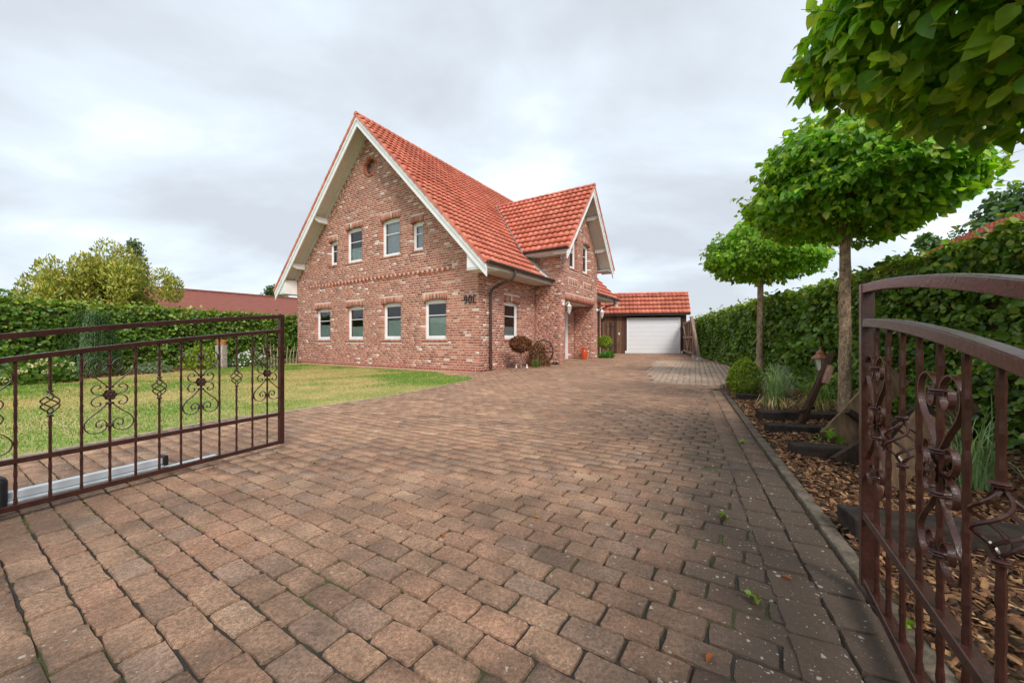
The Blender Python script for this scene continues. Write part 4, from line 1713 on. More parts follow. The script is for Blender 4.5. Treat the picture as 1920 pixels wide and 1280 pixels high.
# boarded side door with strap hinges
sd_ = MB()
for k in range(6):
    sd_.box(-1.62 + k * 0.15, -1.62 + k * 0.15 + 0.143, -0.035, -0.012, 0.05, 2.05, random.choice(PL))
sdo = sd_.build('side_door', 'plank', gar, cols=True)
for z in (0.5, 1.75):
    MB().box(-1.30, -0.74, -0.047, -0.037, z, z + 0.05).build('hinge', 'black', sdo)
MB().box(-0.58, -0.50, -0.04, -0.012, 1.22, 1.36).build('switch_box', 'white', gar)
# steep tiled front and back slopes under a low ridge
gts = []
ge, gr, gd_ = 2.56, 3.95, 0.72
gL = math.hypot(gd_, gr - ge)
x0g, x1g = -4.2, 3.90
ncg = 32
TW_save = TW
o_ = np.array([x0g, -0.36, ge])
dvec = np.array([0, gd_ / gL, (gr - ge) / gL])
nr = np.cross((1, 0, 0), dvec)
for j in range(5):
    for i in range(ncg):
        gts.append((np.c_[np.array([1.0, 0, 0]), dvec, nr], o_ + np.array([i * TW, 0, 0]) + dvec * j * (gL / 5), gL / 5))
rb = MB()
slab(rb, [(x0g, -0.34, ge + 0.02), (x0g + ncg * TW, -0.34, ge + 0.02), (x0g + ncg * TW, -0.36 + gd_, gr - 0.02), (x0g, -0.36 + gd_, gr - 0.02)], 0.06)
slab(rb, [(x0g + ncg * TW, 5.6, ge + 0.02), (x0g, 5.6, ge + 0.02), (x0g, -0.36 + gd_, gr - 0.02), (x0g + ncg * TW, -0.36 + gd_, gr - 0.02)], 0.06)
rb.box(x0g, x0g + ncg * TW, -0.33, -0.30, ge - 0.10, ge + 0.02)
groof = rb.build('roof', 'gutter', gar)


def gar_world(p):
    q = np.array([7.64, 25.4]) + gx * p[0] + gyv * p[1]
    return np.array([q[0], q[1], GZ0 + p[2]])


emit_tiles(gts, groof, gar_world, 140)
ridge_row((x0g, -0.36 + gd_, gr), (x0g + ncg * TW, -0.36 + gd_, gr), groof)
vb = MB()
for j in range(5):
    p = np.array([x0g + ncg * TW - 0.01, -0.36, ge]) + dvec * (j * gL / 5)
    q = p + dvec * (gL / 5 + 0.02)
    vs = [p + nr * 0.05, q + nr * 0.02, q - nr * 0.10, p - nr * 0.12]
    vb.add(vs + [v + np.array([0.03, 0, 0]) for v in vs], [(0, 1, 2, 3), (7, 6, 5, 4), (0, 4, 5, 1), (1, 5, 6, 2), (2, 6, 7, 3), (3, 7, 4, 0)], random.choice(TILE_COLS))
vb.build('verge_tiles', 'tile', groof, cols=True)
# lantern on the garage post
gl = gar_world((3.45, -0.03, 1.75))
wl_ = thing('garage_lantern', 'small dark lantern on the boards right of the garage door', 'lamp', tuple(gl), GA)
MB().tube([(0, 0, 0.12), (0, -0.12, 0.16), (0, -0.16, 0.10)], 0.012, 6).build('bracket', 'black', wl_)
MB().lathe([(0.05, -0.14), (0.07, 0.02)], 6, (0, -0.16, 0)).build('glass', 'lampglass', wl_)
MB().lathe([(0.09, 0.02), (0.02, 0.10)], 6, (0, -0.16, 0)).build('roof', 'black', wl_)

# timber gate frame between garage and hedge: two shod posts with a braced panel
GREYW = [srgb(146, 124, 108), srgb(128, 106, 92), srgb(160, 140, 124)]
tg = thing('timber_gate', 'weathered braced timber gate on shod posts beside the garage', 'gate', (8.08, 16.6, float(gz(8.08, 16.6))))
pts_ = [((0.0, 0.0), 1.92), ((0.92, 2.4), 1.88)]
for i, ((px, py), h) in enumerate(pts_):
    MB().bar((px, py, 0.14), (px - 0.26 if i == 0 else px - 0.03, py + (0.15 if i == 0 else 0), h), 0.11, 0.11, (0, 1, 0), random.choice(GREYW)).build('post', 'plank', tg, cols=True)
    MB().box(px - 0.07, px + 0.07, py - 0.07, py + 0.07, 0.0, 0.15).build('post_shoe', 'alu', tg)
fx0, fy0, fx1, fy1 = 0.95, 2.5, 2.85, 7.9


def fp(k, z):
    return (fx0 + (fx1 - fx0) * k, fy0 + (fy1 - fy0) * k, z)


for z in (0.22, 1.05, 1.9):
    MB().bar(fp(0, z), fp(1, z + 0.05), 0.05, 0.11, (0, 0, 1), random.choice(GREYW)).build('rail', 'plank', tg, cols=True)
MB().bar(fp(0.02, 1.85), fp(0.5, 0.3), 0.05, 0.10, (0, 0, 1), GREYW[2]).build('brace', 'plank', tg, cols=True)
MB().bar(fp(0.98, 1.85), fp(0.5, 0.3), 0.05, 0.10, (0, 0, 1), GREYW[2]).build('brace', 'plank', tg, cols=True)
for k in np.linspace(0.03, 0.97, 19):
    p0, p1 = fp(k, 0.12), fp(k, 1.95)
    MB().bar((p0[0] + 0.05, p0[1], p0[2]), (p1[0] + 0.05, p1[1], p1[2]), 0.025, 0.12, (0, 1, 0), random.choice(PL + GREYW)).build('slat', 'plank', tg, cols=True)


# ------------------------------------------------------------------ wrought gates
def gate(name, label, loc, ang, L, top0, curve, extra_post=True):
    """local x runs from the free end to the hinge, z up"""
    t = thing(name, label, 'gate', loc, ang, 'leaves of the double driveway gate')
    zt = lambda l: top0 - curve[0] * l - curve[1] * l * l
    RB = 0.036
    MB().box(-0.02, 0.02, -0.02, 0.02, 0.045, zt(0) + 0.005).build('post', 'gate', t, bevel=0.003)
    if extra_post:
        MB().box(L, L + 0.06, -0.03, 0.03, 0.0, zt(L) + 0.06).build('hinge_post', 'gate', t, bevel=0.003)
    N = 26
    ls = np.linspace(0.021, L - 0.002, N)
    for nm, f, h in (('top_rail', lambda l: zt(l) - 0.016, 0.034), ('arched_rail', lambda l: zt(l) - 0.016 - 0.133, 0.032)):
        MB().ribbon([(l, 0, f(l)) for l in ls], RB, h, (0, 1, 0)).build(nm, 'gate', t, bevel=0.003)
    MB().box(0.021, L - 0.002, -RB / 2, RB / 2, 0.310, 0.340).build('middle_rail', 'gate', t, bevel=0.003)
    MB().box(0.021, L - 0.002, -RB / 2, RB / 2, 0.048, 0.080).build('bottom_rail', 'gate', t, bevel=0.003)
    sp_ = 0.1305
    nb_ = int((L - 0.05) / sp_)

    def hammered(z0, z1, x):
        n = max(4, int((z1 - z0) / 0.022))
        mb = MB()
        mb.tube([(x, 0, z0 + (z1 - z0) * k / n) for k in range(n + 1)], [0.0078 + 0.0011 * math.sin(k * 1.9) + random.uniform(-0.0005, 0.0005) for k in range(n + 1)], 7)
        return mb
    for i in range(1, nb_ + 1):
        x = i * sp_
        za = zt(x) - 0.016 - 0.133 - 0.010
        cz = (0.325 + za) / 2 + 0.012
        hammered(0.078, 0.312, x).build('lower_baluster', 'gate', t)
        kind = (i - 1) % 4
        if kind == 2:
            ba = hammered(0.338, cz - 0.078, x).build('baluster', 'gate', t)
            hammered(cz + 0.078, za, x).build('upper_bar', 'gate', ba)
            bm_ = MB()
            for q in range(4):
                pth = []
                for k in range(15):
                    u_ = k / 14
                    rr = 0.006 + 0.036 * math.sin(math.pi * u_) ** 1.2
                    an = 2 * math.pi * q / 4 + u_ * math.pi * 1.35
                    pth.append((x + rr * math.cos(an), rr * math.sin(an), cz - 0.062 + 0.124 * u_))
                bm_.tube(pth, 0.0042, 5)
            bm_.build('basket', 'gate', ba)
            for zc_ in (cz - 0.080, cz + 0.066):
                cm = MB()
                cm.lathe([(0.009, 0), (0.015, 0.002), (0.016, 0.005), (0.0125, 0.007), (0.016, 0.009), (0.015, 0.012), (0.009, 0.014)], 10, (x, 0, zc_))
                cm.build('collar', 'gate', ba)
        else:
            ba = hammered(0.338, za, x).build('baluster', 'gate', t)
        if kind == 0:
            S1 = [(0.009, 0.052), (0.05, 0.098), (0.098, 0.142), (0.1195, 0.182), (0.105, 0.226), (0.062, 0.242), (0.022, 0.222), (0.014, 0.186), (0.036, 0.160),
                  (0.064, 0.174), (0.062, 0.202), (0.042, 0.204), (0.040, 0.190)]
            S2 = [(0.016, 0.004), (0.044, 0.004), (0.072, 0.012), (0.088, 0.040), (0.074, 0.066), (0.050, 0.066), (0.044, 0.050), (0.056, 0.044)]
            for nm, pts2, th in (('scroll', S1, 0.0045), ('small_scroll', S2, 0.0045)):
                for sx in (-1, 1):
                    for sz in (-1, 1):
                        MB().ribbon([(x + sx * p[0], 0, cz + sz * p[1]) for p in spline(pts2, 5)], 0.013, th, (0, 1, 0)).build(nm, 'gate', ba)
            for dz in (-0.205, -0.060, 0.046, 0.192):
                cm = MB()
                cm.lathe([(0.021, 0), (0.023, 0.003), (0.019, 0.0065), (0.023, 0.010), (0.021, 0.013)], 8, (x, 0, cz + dz))
                cm.build('collar', 'gate', ba)
            fl = MB()
            for sy in (-1, 1):
                for q in range(6):
                    a_ = q * math.pi / 3
                    c_ = (x + 0.018 * math.cos(a_), sy * 0.016, cz + 0.020 * math.sin(a_))
                    fl.add([(c_[0] + dx * 0.013, c_[1] + sy * dy_, c_[2] + dz_ * 0.015) for dx, dy_, dz_ in
                            ((0, 0.006, 0), (1, 0, 0), (0.7, 0.001, 0.7), (0, 0, 1), (-0.7, 0.001, 0.7), (-1, 0, 0), (-0.7, 0.001, -0.7), (0, 0, -1), (0.7, 0.001, -0.7))],
                           [(0, k, k % 8 + 1) for k in range(1, 9)])
                fl.add([(x + 0.011 * math.cos(k * math.pi / 4), sy * 0.020, cz + 0.011 * math.sin(k * math.pi / 4)) for k in range(8)] + [(x, sy * 0.028, cz)],
                       [(k, (k + 1) % 8, 8) for k in range(8)])
            fl.build('rosette', 'gate', ba)
    return t


lg = gate('driveway_gate', 'open brown wrought gate leaf in front of the lawn, left of the drive', (-2.165, 3.6, 0), math.atan2(-1, -0.453), 2.25, 1.248, (0.095, 0.02))
rg = gate('driveway_gate', 'open brown wrought gate leaf at the near right, before the mulch bed', (1.395, 1.51, 0), math.atan2(-1, -0.6), 1.75, 1.222, (0.030, 0.085))

# swing drive on the back of the left leaf
gdir = np.array([-0.4126, -0.911])
gnrm = np.array([-0.911, 0.4126])


def gp(l, d, z):
    p = np.array([-2.165, 3.6]) + gdir * l + gnrm * d
    return (p[0], p[1], z)


op = thing('gate_operator', 'aluminium swing arm with black motor behind the left gate leaf', 'gate opener', (-2.165, 3.6, 0))
op.location = (0, 0, 0)
mb = MB()
mb.bar(gp(0.86, 0.10, 0.115), gp(1.62, 0.10, 0.115), 0.05, 0.040)
mb.bar(gp(0.86, 0.10, 0.078), gp(1.62, 0.10, 0.078), 0.085, 0.016)
mb.build('arm', 'alu', op, bevel=0.004)
MB().bar(gp(0.50, 0.09, 0.058), gp(0.86, 0.09, 0.058), 0.05, 0.014).build('slide_rail', 'alu', op)
MB().bar(gp(0.83, 0.10, 0.115), gp(0.862, 0.10, 0.115), 0.075, 0.075).build('end_cap', 'black', op, bevel=0.006)
mb = MB()
mb.bar(gp(1.575, 0.10, 0.14), gp(1.92, 0.10, 0.14), 0.12, 0.19)
mb.build('motor_housing', 'black', op, bevel=0.03)


# ------------------------------------------------------------------ foliage
GREEN_H = [srgb(94, 130, 42), srgb(108, 144, 48), srgb(76, 110, 38), srgb(126, 156, 58), srgb(144, 166, 66), srgb(72, 102, 42)]
GREEN_T = [srgb(134, 178, 46), srgb(150, 192, 54), srgb(110, 156, 42), srgb(170, 202, 66), srgb(192, 206, 82), srgb(114, 164, 60)]


def randdir(n):
    return unit(rng.normal(0, 1, (n, 3)))


def hedge(name, label, foot, length_pts, height, thick, dens, size, cols, side, n_single=0, w=None, size_far=None, cam_cull=True):
    """foot polyline in plan; the visible face looks to 'side' (+1 left of travel, -1 right)"""
    t = thing(name, label, 'hedge', (0, 0, 0))
    P, N, S = [], [], []
    core = MB()
    for (x0, y0), (x1, y1) in zip(foot[:-1], foot[1:]):
        d = np.array([x1 - x0, y1 - y0])
        L = np.linalg.norm(d)
        d /= L
        nrm = np.array([-d[1], d[0]]) * side
        in0 = np.array([x0, y0]) - nrm * 0.16
        in1 = np.array([x1, y1]) - nrm * 0.16
        b0, b1 = np.array([x0, y0]) - nrm * (thick - 0.16), np.array([x1, y1]) - nrm * (thick - 0.16)
        g0, g1 = float(gz(x0, y0)), float(gz(x1, y1))
        hh = height - 0.14
        core.add([(*in0, g0 + 0.1), (*in1, g1 + 0.1), (*b1, g1 + 0.1), (*b0, g0 + 0.1), (*in0, g0 + hh), (*in1, g1 + hh), (*b1, g1 + hh), (*b0, g0 + hh)],
                 [(0, 3, 2, 1), (4, 5, 6, 7), (0, 1, 5, 4), (1, 2, 6, 5), (2, 3, 7, 6), (3, 0, 4, 7)])
        ns = max(1, int(L / 1.0))
        for k in range(ns):
            c0 = np.array([x0, y0]) + d * L * (k + 0.5) / ns
            dist = max(2.0, math.hypot(*c0))
            sz = size if size_far is None else min(size_far, max(size, size * dist / 7.0))
            f = (size / sz) ** 2
            seg = L / ns
            for area, kind in ((seg * height, 'front'), (seg * thick, 'top'), (seg * height * 0.25, 'back')):
                n = int(area * dens * f)
                u_ = rng.uniform(0, 1, n)
                pos = np.array([x0, y0])[None] + d[None] * ((k + u_)[:, None] * L / ns)
                if kind == 'front' or kind == 'back':
                    z = height * rng.uniform(0.0, 1.0, n) ** 0.95
                    bump_ = 0.07 * (vnoise(pos[:, 0] * 1.0 + pos[:, 1], z * 1.6, 3.2, 3) - 0.5) * 2
                    dep = -np.abs(rng.normal(0, 0.07, n)) + bump_ + 0.03 - 0.16 * (z / height > 0.93) * rng.uniform(0, 1, n)
                    if kind == 'back':
                        dep = -thick + np.abs(rng.normal(0, 0.05, n))
                    pp = pos + nrm[None] * dep[:, None]
                    nn = np.c_[np.tile(nrm * (1 if kind == 'front' else -1), (n, 1)), np.full(n, 0.35)]
                else:
                    dep = -rng.uniform(0, thick, n)
                    pp = pos + nrm[None] * dep[:, None]
                    z = height + np.abs(rng.normal(0, 0.05, n)) + 0.05 * (vnoise(pp[:, 0] * 2, pp[:, 1] * 2, 2.5, 5) - 0.5) + (rng.uniform(0, 1, n) > 0.97) * rng.uniform(0, 0.25, n)
                    nn = np.c_[np.zeros((n, 2)), np.ones(n)]
                P.append(np.c_[pp, z + gz(pp[:, 0], pp[:, 1])])
                N.append(nn)
                S.append(sz * rng.uniform(0.65, 1.3, n))
    P, N, S = np.concatenate(P), np.concatenate(N), np.concatenate(S)
    n = len(P)
    Nn = unit(N + rng.normal(0, 0.45, (n, 3)))
    D = rng.normal(0, 0.7, (n, 3)) + N * 0.35 + np.array([0, 0, -0.35])
    C = palette(n, cols, w)
    young = rng.uniform(0, 1, n) < np.clip((P[:, 2] - gz(P[:, 0], P[:, 1])) / height - 0.86, 0, 0.2) * 3.0
    C[young] = palette(int(young.sum()), [srgb(150, 164, 62), srgb(166, 168, 70), srgb(136, 158, 58)])
    core.build('stems', 'twig', t)
    single_idx = np.array([], int)
    if n_single:
        sx = P[:, 0] / np.maximum(P[:, 1], 0.3)
        sz_ = (P[:, 2] - 1) / np.maximum(P[:, 1], 0.3)
        ok = (P[:, 1] > 0.6) & (np.abs(sx) < 1.30) & (np.abs(sz_) < 0.86) & (P[:, 2] > 0.3)
        ap = np.where(ok, S / np.maximum(P[:, 1], 0.3), 0)
        single_idx = np.argsort(-ap)[:n_single]
    rest = np.setdiff1d(np.arange(n), single_idx)
    fo = add('foliage', leaves_mesh('foliage', P[rest], D[rest], Nn[rest], S[rest], C[rest], 0.95), 'hedge', t, kind='stuff')
    if n_single:
        leaf_parts('leaf', fo, P[single_idx], D[single_idx], Nn[single_idx], S[single_idx], C[single_idx], 'hedge', 14, 0.95)
    return t


def hr(z):
    return (HEDGE_R(z), z)


hedge('clipped_hedge', 'tall clipped green hedge along the right side behind the mulch bed', [hr(-0.5), hr(3), hr(7), hr(12), hr(18), hr(25)], None, 1.97, 0.9, 900, 0.075,
      GREEN_H, 1, 300, [5, 5, 5, 3, 2, 3], 0.12)
hedge('clipped_hedge', 'long clipped green hedge behind the lawn, left of the brick house', [(-17.7, 5.0), (-14.67, 11.0), (-10.6, 19.0), (-8.0, 24.5)], None, 2.15, 0.9, 900, 0.075,
      GREEN_H, -1, 0, [5, 5, 5, 3, 2, 3], 0.12)


def ball_tree(label, x, y, trunk_h, rx, rz, zc, r_trunk, n_leaf, size, n_single, lean=(0, 0), off=(0, 0)):
    z0 = float(gz(x, y))
    t = thing('ball_headed_tree', label, 'tree', (x, y, z0), 0, 'ball-headed trees in the mulch bed')
    mb = MB()
    cols = srgb(158, 134, 110)
    k = 14
    path = [(lean[0] * i / k + 0.004 * math.sin(i * 1.3), lean[1] * i / k + 0.004 * math.cos(i * 1.7), trunk_h * 1.12 * i / k - 0.03) for i in range(k + 1)]
    rad = [r_trunk * (1.32 - 0.32 * min(1, i / 3) - 0.22 * i / k) * (1 + random.uniform(-0.03, 0.03)) for i in range(k + 1)]
    mb.tube(path, rad, 14, cols)
    tr = mb.build('trunk', 'bark', t, cols=True, smooth=True)
    top = np.array(path[-2])
    # limbs spreading to the crown's skin
    lm = MB()
    for i in range(38):
        a = 2.39996 * i
        el = R(-6 + 62 * ((i * 0.618) % 1.0))
        e_ = np.array([math.cos(a) * math.cos(el) * rx * 0.9, math.sin(a) * math.cos(el) * rx * 0.9, math.sin(el) * rz * 0.95])
        e_ = np.array([off[0], off[1], zc - 0.30 * rz]) + e_
        mid = top * 0.5 + e_ * 0.5 + np.array([0, 0, 0.06 * random.uniform(-1, 1.2)])
        lm.tube(spline([tuple(top), tuple(mid), tuple(e_)], 4), [0.026, 0.022, 0.019, 0.016, 0.014, 0.012, 0.010, 0.008, 0.005], 5, srgb(112, 92, 72))
        for q in range(3):
            s_ = mid * (1 - q * 0.3) + e_ * q * 0.3
            tw = s_ + np.array([random.uniform(-1, 1) * 0.32, random.uniform(-1, 1) * 0.32, random.uniform(-0.15, 0.25)])
            lm.tube([tuple(s_), tuple((s_ + tw) / 2 + np.array([0, 0, 0.03])), tuple(tw)], [0.008, 0.006, 0.003], 4, srgb(112, 92, 72))
    lm.build('branches', 'bark', t, cols=True)
    # leaves: layered skin with lumps, thinner below
    n = n_leaf
    dv = randdir(n * 2)
    keep = rng.uniform(0, 1, n * 2) < np.where(dv[:, 2] < -0.25, 0.36, 1.0)
    dv = dv[keep][:n]
    n = len(dv)
    az = np.arctan2(dv[:, 1], dv[:, 0])
    lump = 1 + 0.10 * (vnoise(az * 2.2 + 7 * x, dv[:, 2] * 3.4, 2.4, 11) - 0.5) * 2
    rr = np.clip(1.0 - np.abs(rng.normal(0, 0.12, n)), 0.35, 1.05) * lump
    rr = np.where(rng.uniform(0, 1, n) < 0.22, rng.uniform(0.5, 0.92, n), rr)
    spike = rng.uniform(0, 1, n) > 0.985
    rr = np.where(spike, rr + rng.uniform(0.02, 0.14, n), rr)
    sc_ = np.stack([np.full(n, rx), np.full(n, rx), np.where(dv[:, 2] > 0, rz, rz * 0.55)], 1)
    P = dv * rr[:, None] * sc_ + np.array([off[0], off[1], zc - 0.25 * rz])
    Nrm = unit(dv / sc_ * rx + np.array([0, 0, 0.35]))
    Nn = unit(Nrm + rng.normal(0, 0.33, (n, 3)))
    D = unit(dv * np.array([1, 1, 0.2])) * 0.7 + rng.normal(0, 0.45, (n, 3)) + np.array([0, 0, -0.75])
    S = size * rng.uniform(0.45, 1.35, n)
    C = palette(n, GREEN_T, [5, 5, 4, 3, 1.5, 3], 0.14)
    # ragged shoots poking out of the skin, leaves strung along a twig
    sh = MB()
    eP, eD, eN, eS = [], [], [], []
    for k in range(120):
        d0 = randdir(1)[0]
        d0[2] = abs(d0[2]) * 0.9 - 0.32
        d0 = d0 / np.linalg.norm(d0)
        p0 = d0 * 0.93 * np.array([rx, rx, rz if d0[2] > 0 else rz * 0.55]) + np.array([off[0], off[1], zc - 0.25 * rz])
        out = unit((d0 * np.array([1, 1, 0.5]) + rng.normal(0, 0.35, 3) + np.array([0, 0, 0.1]))[None])[0]
        ln = rng.uniform(0.10, 0.34)
        sh.tube([tuple(p0), tuple(p0 + out * ln * 0.55 + np.array([0, 0, 0.01])), tuple(p0 + out * ln)], [0.004, 0.003, 0.0015], 4, srgb(120, 106, 70))
        for q in range(int(3 + ln * 18)):
            f = rng.uniform(0.15, 1.0)
            eP.append(p0 + out * ln * f)
            eD.append(out * 0.5 + rng.normal(0, 0.6, 3) + np.array([0, 0, -0.3]))
            eN.append(np.array([0, 0, 1.0]) + rng.normal(0, 0.5, 3))
            eS.append(size * rng.uniform(0.4, 0.95))
    sh.build('shoots', 'bark', t, cols=True, kind='stuff')
    m2 = len(eP)
    P, D, Nn, S = np.concatenate([P, eP]), np.concatenate([D, eD]), np.concatenate([Nn, unit(np.array(eN))]), np.concatenate([S, eS])
    C = np.concatenate([C, palette(m2, [srgb(150, 184, 60), srgb(168, 190, 74), srgb(134, 174, 54)])])
    rr = np.concatenate([rr, np.full(m2, 0.5)])
    dv = np.concatenate([dv, randdir(m2)])
    n = len(P)
    # rank by size in the picture
    Wd = P + np.array([x, y, z0])
    ok = (Wd[:, 1] > 0.4) & (np.abs(Wd[:, 0]) < 1.32 * Wd[:, 1]) & ((Wd[:, 2] - 1) < 0.88 * Wd[:, 1])
    view = unit(np.array([0, 0, 1.0]) - Wd)
    front = (unit(dv) * view).sum(1)
    ap = np.where(ok & (rr > 0.86) & (front > -0.15), S / np.maximum(np.linalg.norm(Wd - np.array([0, 0, 1]), axis=1), 0.3), 0)
    si = np.argsort(-ap)[:n_single] if n_single else np.array([], int)
    rest = np.setdiff1d(np.arange(n), si)
    cr = add('crown', leaves_mesh('crown', P[rest], D[rest], Nn[rest], S[rest], C[rest], 1.0, True), 'leaf', t, kind='stuff')
    if n_single:
        leaf_parts('leaf', cr, P[si], D[si], Nn[si], S[si], C[si], 'leaf', 24, 1.0, True)
    return t


ball_tree('nearest ball-headed tree, its dark crown cut by the top right corner', 3.02, 1.75, 2.35, 1.25, 1.05, 3.11, 0.08, 13500, 0.098, 300)
ball_tree('middle ball-headed tree with a stout trunk beside the leaning boards', 4.31, 4.97, 2.42, 1.14, 1.06, 3.19, 0.071, 14500, 0.090, 300, (0, 0), (0.12, 0.0))
ball_tree('farthest ball-headed tree behind the clipped box dome', 6.0, 9.3, 2.45, 1.26, 0.98, 3.20, 0.078, 9500, 0.095, 0, (0.02, 0), (0.12, 0))

# ------------------------------------------------------------------ lawn grass and bark mulch
def lawn_tone(x, y):
    return np.clip(0.95 * vnoise(x, y, 0.85, 21) + 0.45 * vnoise(x, y, 2.6, 22) - 0.20, 0, 1)


def blades(n, poly, near, h0, h1, wid, seed):
    r = np.random.default_rng(seed)
    xs, ys = [], []
    got = 0
    xmin, xmax = min(p[0] for p in poly), max(p[0] for p in poly)
    ymin, ymax = min(p[1] for p in poly), max(p[1] for p in poly)
    while got < n:
        x = r.uniform(xmin, xmax, n)
        y = ymin + (ymax - ymin) * r.uniform(0, 1, n) ** near
        ok = inpoly(x, y, poly) & (np.abs(x) < 1.42 * y + 0.3)
        xs.append(x[ok])
        ys.append(y[ok])
        got += ok.sum()
    x, y = np.concatenate(xs)[:n], np.concatenate(ys)[:n]
    dist = np.hypot(x, y)
    dry = lawn_tone(x, y)
    h = r.uniform(h0, h1, n) * (1.15 - 0.5 * dry)
    w = wid * np.clip(dist / 5.0, 0.8, 2.6)
    a = r.uniform(0, 2 * math.pi, n)
    le = r.normal(0, 0.55, (n, 2)) * h[:, None]
    b = np.c_[x, y, np.full(n, 0.003) + gz(x, y)]
    s = np.c_[np.cos(a), np.sin(a), np.zeros(n)] * (w / 2)[:, None]
    tip = b + np.c_[le, h]
    mid = b + np.c_[le * 0.35, h * 0.6]
    V = np.stack([b - s, b + s, mid + s * 0.8, tip + s * 0.15, mid - s * 0.8], 1)
    F3 = np.arange(n)[:, None] * 5 + np.array([0, 1, 2, 4])[None]
    F2 = np.arange(n)[:, None] * 5 + np.array([4, 2, 3, 3])[None]
    g_ = np.array(srgb(110, 148, 50))[None] * (1 + r.normal(0, 0.16, (n, 1)))
    st = np.array(srgb(200, 176, 120))[None] * (1 + r.normal(0, 0.12, (n, 1)))
    f = (r.uniform(0, 1, n) < np.clip((dry - 0.20) * 2.0, 0.08, 0.94))[:, None]
    C = np.clip(np.where(f, st, g_), 0.01, 0.9)
    V = V.reshape(-1, 3)
    me = bpy.data.meshes.new('lawn_grass')
    me.vertices.add(len(V))
    me.vertices.foreach_set('co', V.astype(np.float32).ravel())
    tri = np.arange(n)[:, None] * 5 + np.array([4, 2, 3])[None]
    loops_ = np.concatenate([F3.ravel(), tri.ravel()]).astype(np.int32)
    me.loops.add(len(loops_))
    me.loops.foreach_set('vertex_index', loops_)
    me.polygons.add(2 * n)
    me.polygons.foreach_set('loop_start', np.concatenate([np.arange(n) * 4, 4 * n + np.arange(n) * 3]).astype(np.int32))
    me.polygons.foreach_set('loop_total', np.concatenate([np.full(n, 4), np.full(n, 3)]).astype(np.int32))
    me.update(calc_edges=True)
    set_cols(me, np.concatenate([C, C]))
    return me


add('lawn_grass', blades(130000, LAWN, 1.25, 0.012, 0.034, 0.005, 5), 'blade', label='short patchy grass of the front lawn, green and straw coloured', cat='grass', kind='stuff')


def chips(name, n, poly, seed, near=1.0, big=1.0, **kw):
    r = np.random.default_rng(seed)
    xmin, xmax = min(p[0] for p in poly), max(p[0] for p in poly)
    ymin, ymax = min(p[1] for p in poly), max(p[1] for p in poly)
    X, Y = [], []
    got = 0
    while got < n:
        x = r.uniform(xmin, xmax, n)
        y = ymin + (ymax - ymin) * r.uniform(0, 1, n) ** near
        ok = inpoly(x, y, poly) & (y > 0.2) & (np.abs(x) < 1.5 * y + 0.4)
        X.append(x[ok])
        Y.append(y[ok])
        got += ok.sum()
    x, y = np.concatenate(X)[:n], np.concatenate(Y)[:n]
    z = gz(x, y) + r.uniform(-0.006, 0.03, n) + 0.035 * vnoise(x, y, 3.0, 9)
    L = r.uniform(0.012, 0.05, n) * big
    W = L * r.uniform(0.25, 0.6, n)
    D = unit(np.c_[r.normal(0, 1, (n, 2)), r.normal(0, 0.35, n)])
    N = unit(np.c_[r.normal(0, 0.45, (n, 2)), np.ones(n)])
    S = unit(np.cross(D, N))
    N = np.cross(S, D)
    P = np.c_[x, y, z]
    box = np.array([(-1, -1, 0), (1, -1, 0.1), (1, 1, 0), (-1, 1, 0.1), (-0.8, -0.8, 1), (0.9, -0.7, 1.1), (0.8, 0.8, 1), (-0.9, 0.7, 0.9)]) * 0.5
    V = (P[:, None] + D[:, None] * (box[None, :, 0:1] * L[:, None, None]) + S[:, None] * (box[None, :, 1:2] * W[:, None, None])
         + N[:, None] * (box[None, :, 2:3] * (W * 0.35)[:, None, None]))
    fs = np.array([(4, 5, 6, 7), (0, 1, 5, 4), (1, 2, 6, 5), (2, 3, 7, 6), (3, 0, 4, 7)])
    F = (np.arange(n)[:, None, None] * 8 + fs[None]).reshape(-1, 4)
    pal = np.array([srgb(128, 92, 64), srgb(106, 76, 54), srgb(152, 114, 80), srgb(80, 58, 45), srgb(58, 45, 38), srgb(172, 138, 102), srgb(116, 80, 55)])
    C = pal[r.choice(7, n, p=[.22, .2, .13, .16, .12, .06, .11])] * (1 + r.normal(0, 0.12, (n, 1)))
    me = nmesh(name, V.reshape(-1, 3), F, np.repeat(np.clip(C, 0.01, 0.9), 5, axis=0))
    return add(name, me, 'chip', kind='stuff', **kw)


BED_IN = [(K0[0] + KD[0] * -2 + 0.09, K0[1] + KD[1] * -2), (KE[0] + 0.09, KE[1]), (4.82, 8.68), (HEDGE_R(9.5), 9.5), (HEDGE_R(9.5) + 0.3, 9.5), (HEDGE_R(-1) + 0.3, -1)]
chips('bark_mulch', 42000, BED_IN, 31, 1.35, 1.0, label='orange-brown bark mulch covering the bed along the right hedge', cat='mulch')
chips('border_mulch', 9000, [(-9.9, 16.9), (-11.0, 14.6), (-11.2, 12.0), (-11.4, 8.6), (-12.0, 4.0), (-14.5, 4.0), (-14.0, 10.5), (-10.8, 17.5)], 32, 1.0, 1.9,
      label='dark bark mulch under the shrubs behind the lawn', cat='mulch')
# litter in the joints and stray leaves
# ------------------------------------------------------------------ things in the mulch bed
def at(x, y, dz=0.0):
    return (x, y, float(gz(x, y)) + dz)


